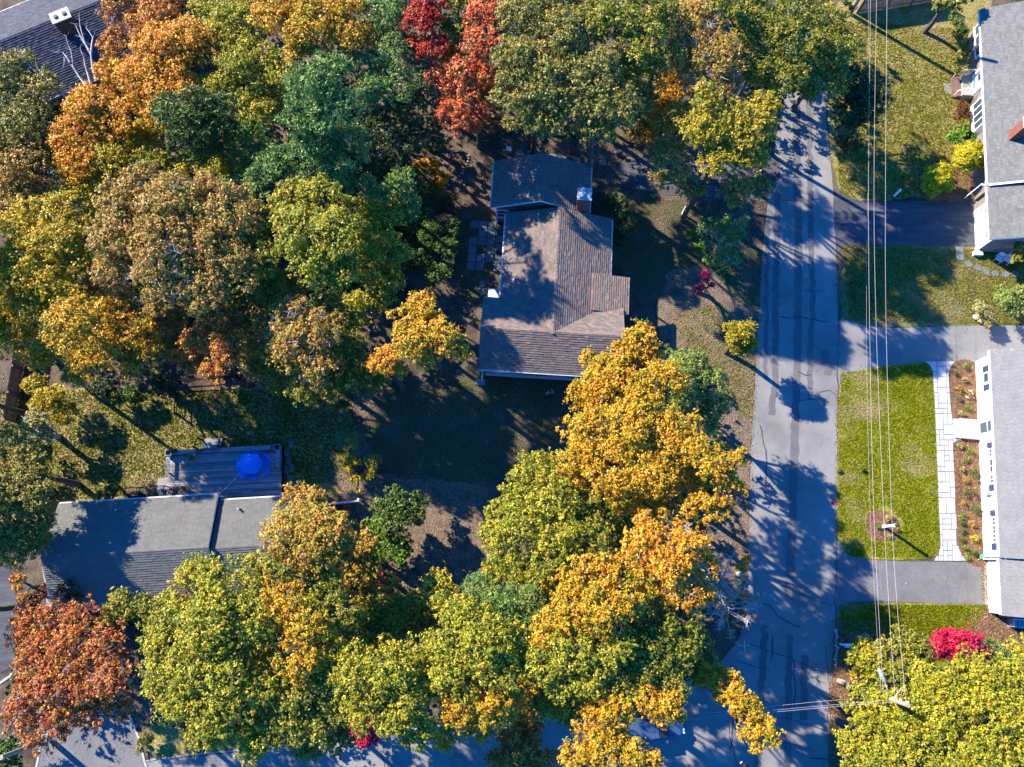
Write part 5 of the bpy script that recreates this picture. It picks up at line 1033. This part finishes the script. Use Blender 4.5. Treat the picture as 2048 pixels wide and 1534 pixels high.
for i, (u, v) in enumerate([(1018, 302), (1040, 306), (1060, 308), (1082, 310), (1105, 314), (1130, 318), (1155, 322), (1180, 326), (1205, 326)]):
    b = MB(); b.prism(ragged([(-.3, -.25), (.3, -.27), (.28, .25), (-.28, .27)], .3, .02, seed=i), 0, .04); tag(b.build('stepping_stone', M['slate'], loc=(*G(u, v), .012)), ORD[i] + ' square slab from the left in the shaded row behind the rear wing', 'stepping stone', 'stepping slabs behind the rear wing')
b = MB(); b.box(-.2, .2, -.2, .2, 0, .25); tag(b.build('utility_box', M['metal'], loc=(*G(1018, 300), .01)), 'small pale metal box at the left end of the rear stepping slabs', 'utility box')
for i, (u, v) in enumerate([(574, 905), (577, 922), (582, 936), (573, 940), (580, 958), (572, 972), (585, 972), (583, 890)]):
    b = MB(); b.prism(ragged(smooth_poly([(-.22, -.3), (.2, -.28), (.22, .3), (-.2, .3)], 1), .3, .02, seed=i + 50), 0, .05); tag(b.build('stepping_stone', M['slate'], loc=(*G(u, v), .01)), ORD[i] + ' irregular flagstone of the path along the right end of the deck', 'stepping stone', 'flagstones beside the deck')
for i, (u, v) in enumerate([(1937, 528), (1956, 536), (1972, 543), (1990, 547), (2010, 549), (2030, 548)]):
    b = MB(); b.prism(smooth_poly([(-.3, -.25), (.3, -.27), (.28, .25), (-.28, .27)], 2), 0, .04); tag(b.build('stepping_stone', M['slate'], loc=(*G(u, v), .012)), ORD[i] + ' shaded round stepping stone from the garage corner on the lawn', 'stepping stone', 'stepping stones below the garage')
b = MB(); b.prism([(-.3, -.6), (.3, -.6), (.3, .6), (-.3, .6)], 0, .05); tag(b.build('stone_slab', M['slate'], loc=(*G(1919, 507), .012)), 'long dark slab in the grass at the garage corner', 'slab')
for p_ in [(965, 568), (965, 584)]:
    b = MB(); b.prism(smooth_poly([(-.25, -.28), (.25, -.28), (.25, .28), (-.25, .28)], 1), 0, .06); tag(b.build('stepping_stone', M['slate'], loc=(*G(*p_), .01)), ('upper' if p_[1] < 575 else 'lower') + ' of two squarish flagstones left of the steel cellar doors', 'stepping stone')
# pots
def pot(x, y, z, lab, pal=None, r=.2):
    t = thing('flower_pot', lab, 'flower pot', (x, y, z)); b = MB(); b.lathe([(r * .7, 0), (r, .3), (r * 1.1, .31), (r * 1.1, .36), (r * .9, .36), (r * .88, .3)], (0, 0, 0), 16); b.build('pot', M['pot'], t)
    b = MB(); b.lathe([(r * .86, .28), (r * .86, .31)], (0, 0, 0), 12); b.build('soil', M['mulch'], t)
    if pal:
        SD[0] += 1; cs = np.array([[0, 0, .5], [.1, .05, .45], [-.1, 0, .45]]); leaf_object('foliage', [leaf_cloud(cs, np.full((3, 3), .17), 260, .1, PAL[pal], SD[0], clump=10)], M['leaf'], t)
for u, v, lab, pal in [(383, 916, 'planted flower pot standing free on the left of the deck', 'brightgreen'), (350, 903, 'flower pot at the left corner bench of the deck', 'shrub'), (553, 935, 'round empty flower pot at the right side of the deck', None), (370, 978, 'flower pot near the ranch eave beside the folded chair', 'shrub')]:
    x, y = G(u, v, .9); pot(x, y, DZ + .005, lab, pal)
# chairs
def chair(x, y, z, rz, lab, m, grp=None):
    t = thing('garden_chair', lab, 'chair', (x, y, z), rz, grp)
    b = MB(); [b.box(-.24, .24, -.22 + i * .09, -.15 + i * .09, .4, .425) for i in range(5)]; b.build('seat', m, t)
    b = MB(); [b.box(-.22 + i * .09, -.16 + i * .09, .24, .27, .43, .92) for i in range(5)]; b.box(-.25, .25, .235, .275, .9, .96); b.build('backrest', m, t)
    for sx in (-1, 1):
        for sy in (-1, 1): b = MB(); b.tube([(sx * .25, sy * .24, 0), (sx * .23, sy * .22, .41)], .022, 6); b.build('leg', m, t)
        b = MB(); b.box(sx * .27 - .03, sx * .27 + .03, -.25, .25, .6, .63); b.box(sx * .27 - .02, sx * .27 + .02, -.24, -.2, .42, .6); b.build('armrest', m, t)
chair(*G(1998, 517, .4), 0, R(-30), 'white plastic lawn chair, left one of the pair by the garage wall', M['plastic']); chair(*G(2015, 519, .4), 0, R(-34), 'white plastic lawn chair, right one of the pair by the garage wall', M['plastic'])
chair(*G(351, 983, 1.0), DZ, R(80), 'dark slatted chair beside the ranch eave on the deck', M['black'])
b = MB(); b.box(-.32, .32, -.16, .16, 0, .35); b.box(-.34, .34, -.18, .18, .35, .39); tag(b.build('storage_box', M['plastic'], loc=(*G(1955, 507, .2), 0), rot=R(-4)), 'small pale plastic box at the corner of the garage', 'box')
# dark screened enclosure beside the ranch house
en = thing('enclosure', 'black framed screened enclosure against the ranch house wall left of the deck', 'enclosure', (*G(247, 1001, 0), 0), R(3.4))
b = MB(); 
for x_ in (0, 1.9, 3.7): b.box(x_ - .03, x_ + .03, .72, .78, 0, 1.6); b.box(x_ - .03, x_ + .03, 0, .72, 1.55, 1.6)
b.box(0, 3.7, .72, .78, 1.55, 1.6); b.box(0, 3.7, .735, .765, .8, .85); b.build('frame', M['black'], en)
b = MB(); b.box(.03, 3.67, .02, .7, 0, .04); b.build('floor_mat', M['black'], en)
b = MB(); b.box(.4, 1.3, .25, .6, .04, .5); b.build('bin', M['darkwood'], en)
# fences
def picket(root, p0, p1, hgt, sp, m, wd_=.09, th=.02, rnd=.03, seed=1):
    rr = random.Random(seed); a = Vector(p0); b_ = Vector(p1); L_ = (b_ - a).length; d = (b_ - a) / L_; an = math.atan2(d.y, d.x); k = int(L_ / sp); base = None
    for i in range(k):
        p = a + d * (i + .5) * sp; f = rr.uniform(.8, 1.15)
        mb = MB(); hh = hgt + rr.uniform(-rnd, rnd); mb.add([(-wd_ / 2, -th / 2, 0), (wd_ / 2, -th / 2, 0), (wd_ / 2, -th / 2, hh - .06), (0, -th / 2, hh), (-wd_ / 2, -th / 2, hh - .06), (-wd_ / 2, th / 2, 0), (wd_ / 2, th / 2, 0), (wd_ / 2, th / 2, hh - .06), (0, th / 2, hh), (-wd_ / 2, th / 2, hh - .06)],
            [(0, 1, 2, 3, 4), (9, 8, 7, 6, 5), (0, 5, 6, 1), (1, 6, 7, 2), (2, 7, 8, 3), (3, 8, 9, 4), (4, 9, 5, 0)], (f, f, f))
        mb.build('picket', m, root, loc=(p.x, p.y, .02), rot=an, tint=True)
    for z in (.35, hgt * .78):
        mb = MB(); mb.box(0, L_, th / 2 + .002, th / 2 + .05, z - .04, z + .04); mb.build('rail', m, root, loc=(a.x, a.y, 0), rot=an, tint=True)
    n = max(1, round(L_ / 2.4))
    for i in range(n + 1):
        p = a + d * L_ * i / n; mb = MB(); mb.box(-.06, .06, th / 2 + .052, th / 2 + .17, 0, hgt + .05); mb.build('post', m, root, loc=(p.x, p.y, 0), rot=an, tint=True)
f0 = G(1713, 28); f1 = G(1870, 2)
fn = thing('fence', 'brown stockade fence along the top edge right of the road', 'fence', (*f0, 0)); picket(fn, (0, 0), (f1[0] - f0[0], f1[1] - f0[1]), 1.8, .13, M['fence'], .115)
f0 = G(640, 1012, 0); f1 = G(722, 1004, 0)
fn = thing('fence', 'white picket fence running from the ranch house towards the glossy bush', 'fence', (*f0, 0)); picket(fn, (0, 0), (f1[0] - f0[0], f1[1] - f0[1]), 1.1, .13, M['white'], .08)
f0 = G(46, 1052, 0); f1 = G(106, 1044, 0)
fn = thing('fence', 'short grey white fence at the left gable of the ranch house', 'fence', (*f0, 0)); picket(fn, (0, 0), (f1[0] - f0[0], f1[1] - f0[1]), 1.3, .12, M['fence_grey'], .1)
f0 = G(55, 690, 0); f1 = G(30, 845, 0)
fn = thing('fence', 'old brown plank fence at the left edge between the yellow maple and the silvery bush', 'fence', (*f0, 0)); picket(fn, (0, 0), (f1[0] - f0[0], f1[1] - f0[1]), 1.6, .14, M['fence'], .125)
gf = thing('garden_fence', 'low weathered rail fence turning a corner below the rusty pink oak', 'fence', (*G(360, 765), 0)); O = G(360, 765)
for a_, b__ in (((360, 765), (480, 757)), ((480, 757), (600, 742)), ((360, 765), (357, 830))):
    A = Vector((*G(*a_), 0)) - Vector((*O, 0)); B_ = Vector((*G(*b__), 0)) - Vector((*O, 0))
    for z in (.4, .8): b = MB(); b.tube([A + Vector((0, 0, z)), B_ + Vector((0, 0, z))], .045, 6); b.build('rail', M['fence_grey'], gf)
    b = MB(); b.box(-.07, .07, -.07, .07, 0, .95); b.build('post', M['fence_grey'], gf, loc=B_)
b = MB(); b.box(-.07, .07, -.07, .07, 0, .95); b.build('post', M['fence_grey'], gf)
wf = thing('wire_fence', 'thin metal rail with a bent corner in the dark wood above the ochre shrub', 'fence', (*G(823, 280), 0)); O = Vector((*G(823, 280), 0))
A = Vector((*G(905, 230), 0)) - O; b = MB(); b.tube([(0, 0, 1.1), A + Vector((0, 0, 1.1))], .03, 6); b.build('rail', M['metal'], wf)
for q in (Vector((0, 0, 0)), A * .5, A): b = MB(); b.tube([q, q + Vector((0, 0, 1.1))], .03, 6); b.build('post', M['metal'], wf)

# parked car, mostly under the oaks by the lane
cr = thing('parked_car', 'blue grey car parked at the lane edge, half hidden under the golden oak', 'car', (*G(1300, 1452), .015), R(10))
def loft(mb, secs, cap=True):
    n = len(secs[0]); mb.add([p for s in secs for p in s], [(i * n + j, i * n + (j + 1) % n, (i + 1) * n + (j + 1) % n, (i + 1) * n + j) for i in range(len(secs) - 1) for j in range(n)] + [tuple(reversed(range(n))), tuple(range((len(secs) - 1) * n, len(secs) * n))])
def sec(x, w_, z0, z1, r=.12): return [(x, -w_, z0), (x, -w_, z1 - r), (x, -w_ + r, z1), (x, w_ - r, z1), (x, w_, z1 - r), (x, w_, z0)]
b = MB(); loft(b, [sec(-2.25, .7, .4, .62), sec(-2.1, .85, .25, .85), sec(-1.2, .9, .22, .95), sec(.9, .9, .22, .98), sec(1.9, .86, .22, .85), sec(2.25, .72, .35, .62)]); b.build('body', M['car'], cr, smooth=False)
b = MB(); loft(b, [sec(-1.7, .74, .9, .98, .03), sec(-1.1, .7, .9, 1.38, .1), sec(.35, .7, .93, 1.42, .1), sec(1.15, .76, .93, .99, .03)]); b.build('windows', M['glass'], cr)
b = MB(); b.prism([(-1.08, -.58), (.32, -.58), (.32, .58), (-1.08, .58)], 1.4, 1.455); b.build('roof', M['car'], cr)
for sx in (-1.35, 1.35):
    for sy in (-1, 1):
        b = MB(); b.tube([(sx, sy * .72, .33), (sx, sy * .92, .33)], .33, 16); w_ = b.build('wheel', M['rubber'], cr); b = MB(); b.tube([(sx, sy * .921, .33), (sx, sy * .935, .33)], .19, 12); b.build('rim', M['metal'], w_)
for sy in (-1, 1):
    b = MB(); b.box(2.05, 2.26, sy * .6 - .15, sy * .6 + .15, .58, .7); b.build('headlight', M['plastic'], cr)
    b = MB(); b.box(.75, .9, sy * .98 - .09, sy * .98 + .09, .95, 1.08); b.build('mirror', M['car'], cr)
# the person at the bottom edge of the picture, standing on the lane with a controller
px_, py_ = G(1493, 1537, 1.5)
pe = thing('person', 'person in a brown cap on the lane at the bottom edge, holding a white controller', 'person', (px_, py_, .02), R(40))
def skin(name, verts, edges, radii, m, parent, sub=2):
    me = bpy.data.meshes.new(name); me.from_pydata(verts, edges, []); o = bpy.data.objects.new(name, me); C.objects.link(o); o.parent = parent
    md = o.modifiers.new('s', 'SKIN'); 
    for i, r_ in enumerate(radii): me.skin_vertices[0].data[i].radius = (r_, r_)
    me.skin_vertices[0].data[0].use_root = True
    sb = o.modifiers.new('b', 'SUBSURF'); sb.levels = sub; sb.render_levels = sub; me.materials.append(m); return o
V = [(0, 0, .95), (0, 0, 1.15), (0, 0, 1.38), (0, 0, 1.48), (.01, .02, 1.6), (-.19, 0, 1.38), (-.24, -.02, 1.12), (-.12, .24, 1.1), (-.07, .3, 1.12), (.19, 0, 1.38), (.24, -.02, 1.12), (.12, .24, 1.1), (.07, .3, 1.12),
     (-.1, 0, .88), (-.11, .02, .48), (-.12, -.02, .08), (-.13, .1, .04), (.1, 0, .88), (.11, .02, .48), (.12, -.02, .08), (.13, .1, .04), (0, .03, 1.68)]
Ed = [(0, 1), (1, 2), (2, 3), (3, 4), (4, 21), (2, 5), (5, 6), (6, 7), (7, 8), (2, 9), (9, 10), (10, 11), (11, 12), (0, 13), (13, 14), (14, 15), (15, 16), (0, 17), (17, 18), (18, 19), (19, 20)]
Rd = [.14, .15, .15, .055, .095, .07, .05, .035, .03, .07, .05, .035, .03, .095, .065, .045, .035, .095, .065, .045, .035, .08]
skin('body', V, Ed, Rd, M['jeans'], pe)
b = MB(); b.blob((.01, .03, 1.63), (.085, .1, .12), 1, 3, 0); b.blob((.01, .135, 1.6), (.015, .02, .03), 1, 1, 0); [b.blob((.01 + s * .09, .02, 1.61), (.015, .03, .035), 1, 1, 0) for s in (-1, 1)]; hd = b.build('head', M['skin'], pe, smooth=True)
b = MB(); b.lathe([(.105, 0), (.108, .05), (.09, .1), (.05, .13), (.01, .14)], (.01, .02, 1.66), 16); b.prism([(.01 + .1 * math.cos(t), .08 + .13 * math.sin(t)) for t in [math.pi * k / 8 for k in range(9)]], 1.66, 1.675); b.build('cap', M['cap'], pe, smooth=True)
for s in (-1, 1):
    b = MB(); b.blob((s * .07, .33, 1.12), (.03, .045, .02), 2, 2, .05)
    for k in range(4): b.tube([(s * (.085 - .018 * k), .36, 1.125), (s * (.075 - .018 * k), .395 - .004 * abs(k - 1), 1.12), (s * (.06 - .016 * k), .405, 1.1)], [.009, .008, .006], 6)
    b.tube([(s * .05, .31, 1.13), (s * .03, .335, 1.145), (s * .025, .355, 1.145)], [.01, .009, .007], 6); b.build('hand', M['skin'], pe, smooth=True)
ctl = thing('controller', 'white hand held controller held by the person on the lane', 'controller', (px_, py_, 1.16), R(40)); b = MB(); b.box(-.09, .09, .34, .44, -.02, .02); b.build('casing', M['plastic'], ctl)
b = MB(); b.box(-.06, .06, .4, .41, .02, .12); b.build('screen', M['glass'], ctl)

# ---------------------------------------------------------------- fallen leaves and ground cover
PZ = [(.3, .18, .09, 3), (.22, .11, .05, 3), (.42, .29, .16, 1), (.15, .09, .045, 3)]
def scatter(name, px, n, size=.12, z=.035, pal=PZ, seed=1, m=None, hole=None):
    """flat little leaves thrown over a pixel polygon"""
    r = np.random.default_rng(seed); P = np.array([G(u, v, 0) for u, v in px]); lo = P.min(0); hi = P.max(0); pts = []
    while len(pts) < n:
        q = r.uniform(lo, hi, (n * 2, 2)); ins = np.zeros(len(q), bool); j = len(P) - 1
        for i in range(len(P)):
            c = ((P[i, 1] > q[:, 1]) != (P[j, 1] > q[:, 1])) & (q[:, 0] < (P[j, 0] - P[i, 0]) * (q[:, 1] - P[i, 1]) / (P[j, 1] - P[i, 1] + 1e-12) + P[i, 0]); ins ^= c; j = i
        if hole: hx_, hy_ = G(hole[0], hole[1]); aa = np.arctan2(q[:, 1] - hy_, q[:, 0] - hx_); ins &= np.hypot(q[:, 0] - hx_, q[:, 1] - hy_) > hole[2] * (1 + .1 * np.sin(5 * aa + 1))
        pts += list(q[ins])
    q = np.array(pts[:n]); p = np.column_stack([q, np.full(n, z)]); p[:, 2] += r.uniform(0, .02, n)
    nr = r.normal(size=(n, 3)) * .35; nr[:, 2] += 1; nr /= np.linalg.norm(nr, axis=1)[:, None]; t = np.cross(nr, r.normal(size=(n, 3))); t /= np.linalg.norm(t, axis=1)[:, None]; b = np.cross(nr, t)
    s = size * r.uniform(.5, 1.2, (n, 1)); v = np.empty((n, 3, 3), np.float32); v[:, 0] = p - t * s * .5; v[:, 1] = p + b * s * .45 + t * s * .1; v[:, 2] = p + t * s * .5 - b * s * .25
    v[:, :, 2] = np.maximum(v[:, :, 2], z - .004)
    pc = np.array([a[:3] for a in pal]); w_ = np.array([a[3] for a in pal], float); tint = pc[r.choice(len(pal), n, p=w_ / w_.sum())] * r.uniform(.6, 1.3, (n, 1))
    o = leaf_object(name, [(v, np.clip(tint, 0, .95))], m or M['dryleaf']); o['kind'] = 'stuff'; return o
scatter('fallen_leaves', [(1680, 730), (1866, 730), (1880, 1115), (1680, 1115)], 620, .12, seed=1)
scatter('fallen_leaves', [(1675, 1205), (1985, 1210), (1930, 1290), (1680, 1290)], 900, .12, seed=2)
scatter('fallen_leaves', [(1684, 492), (2048, 500), (2048, 650), (1684, 640)], 2600, .12, seed=3)
scatter('fallen_leaves', [(1655, 30), (1960, 30), (1930, 380), (1680, 395)], 1700, .1, seed=4)
scatter('fallen_leaves', [(1909, 884), (1966, 880), (1977, 1130), (1935, 1120), (1916, 1085)], 1500, .13, .06, seed=5)
scatter('fallen_leaves', [(1905, 725), (1953, 725), (1962, 836), (1905, 830)], 260, .11, .06, seed=6)
scatter('fallen_leaves', [(1960, 1125), (1976, 1125), (1980, 1200), (1964, 1200)], 260, .13, .04, seed=7)
scatter('fallen_leaves', [(1940, 1215), (2048, 1225), (2048, 1330), (1930, 1290)], 1500, .12, .05, seed=8)
scatter('fallen_leaves', [(1300, 400), (1520, 400), (1510, 1260), (1400, 1300), (1300, 900)], 6000, .1, seed=9)
scatter('fallen_leaves', [(640, 770), (1150, 750), (1100, 960), (1000, 1200), (760, 1200), (640, 1000)], 7000, .1, seed=10)
scatter('fallen_leaves', [(-20, 760), (740, 760), (740, 1010), (-20, 1010)], 5000, .1, seed=11)
scatter('fallen_leaves', [(700, 240), (1560, 240), (1560, 420), (900, 640), (700, 640)], 9000, .1, seed=12)
scatter('fallen_leaves', [(1656, 1240), (1780, 1240), (1740, 1400), (1690, 1540), (1658, 1540)], 2600, .11, .05, seed=13)
scatter('fallen_leaves', [(90, 1440), (270, 1440), (290, 1534), (75, 1534)], 160, .12, .035, seed=14)
scatter('fallen_leaves', [(1672, 640), (2048, 655), (1950, 720), (1720, 738)], 120, .1, .035, seed=15)
scatter('fallen_leaves', [(1500, 300), (1670, 300), (1670, 1500), (1400, 1500)], 420, .09, .035, seed=16)
scatter('fallen_leaves', [(1672, 1120), (1972, 1126), (1976, 1206), (1680, 1206)], 110, .1, .035, seed=17)
scatter('fallen_leaves', [(1290, 850), (1500, 1000), (1495, 1270), (1330, 1240)], 2500, .11, seed=18)
for i, e_ in enumerate([[(1512, 640), (1524, 640), (1512, 800), (1504, 960), (1501, 1100), (1494, 1230), (1482, 1230), (1489, 1100), (1494, 960), (1500, 800)], [(1522, 470), (1536, 470), (1526, 640), (1512, 640)],
        [(1664, 1240), (1676, 1240), (1668, 1400), (1660, 1534), (1646, 1534), (1655, 1400)], [(1670, 780), (1680, 780), (1678, 1070), (1668, 1070)], [(1668, 500), (1680, 500), (1684, 630), (1672, 630)]]):
    scatter('fallen_leaves', e_, 420, .1, .04, seed=60 + i)
# grass tufts on the open lawns
GP = [(.095, .12, .001, 3), (.135, .15, .002, 3), (.2, .19, .02, .5)]; GO = [(.10, .115, .006, 3), (.17, .155, .02, 2), (.24, .18, .06, .8)]
def tufts(name, px, n, seed, pal, hole=None):
    r = np.random.default_rng(seed); base = scatter(name, px, n, .17, .02, pal, seed, M['grassblade'], hole); me = base.data
    co = np.empty(len(me.vertices) * 3, np.float32); me.vertices.foreach_get('co', co); co = co.reshape(-1, 3, 3); k = r.uniform(.01, .045, (len(co),)); co[:, 2, 2] += k; co[:, 0, 2] = .01; me.vertices.foreach_set('co', co.ravel()); me.update()
    x, y = co[:, :, 0].mean(1), co[:, :, 1].mean(1); ph = r.uniform(0, 6.28, 12); f = np.zeros(len(x))
    for q in range(6):
        a = r.uniform(0, 3.14); w_ = [.35, .55, .9, 1.5, 2.3, 3.6][q]; f += np.sin((x * math.cos(a) + y * math.sin(a)) * w_ + ph[q] + 1.3 * np.sin(y * w_ * .7 + ph[q + 6])) / (1 + q * .35)
    f /= 2.2; c = np.empty(len(x) * 4, np.float32); me.attributes['tint'].data.foreach_get('color', c); c = c.reshape(-1, 4)
    dry = np.clip(f - .55, 0, .8)[:, None] * 1.1; c[:, :3] = c[:, :3] * (1 + .16 * f[:, None] + .06 * np.sin(x * 5.2)[:, None]) * (1 - dry) + np.array([.27, .21, .11]) * dry
    me.attributes['tint'].data.foreach_set('color', np.clip(c, 0, .9).ravel()); return base
tufts('grass', [(1680, 745), (1712, 742), (1850, 727), (1865, 750), (1880, 1100), (1870, 1114), (1700, 1112), (1676, 1070)], 26000, 31, GP, (1766, 1050, 1.42))
tufts('grass', [(1655, 40), (1955, 60), (1935, 380), (1760, 402), (1680, 390)], 24000, 32, GO)
tufts('grass', [(1676, 1210), (1975, 1210), (1930, 1280), (1690, 1260)], 9000, 33, GP)
tufts('grass', [(1684, 492), (2048, 500), (2048, 650), (1700, 640)], 14000, 34, GO)
tufts('grass', [(-20, 780), (700, 780), (720, 960), (-20, 1010)], 26000, 35, [(.05, .07, .006, 3), (.09, .1, .014, 2), (.13, .11, .03, .7)])
tufts('grass', [(1340, 640), (1440, 600), (1512, 700), (1505, 850), (1440, 780)], 3000, 36, GO)

print('LEAVES', LC[0])
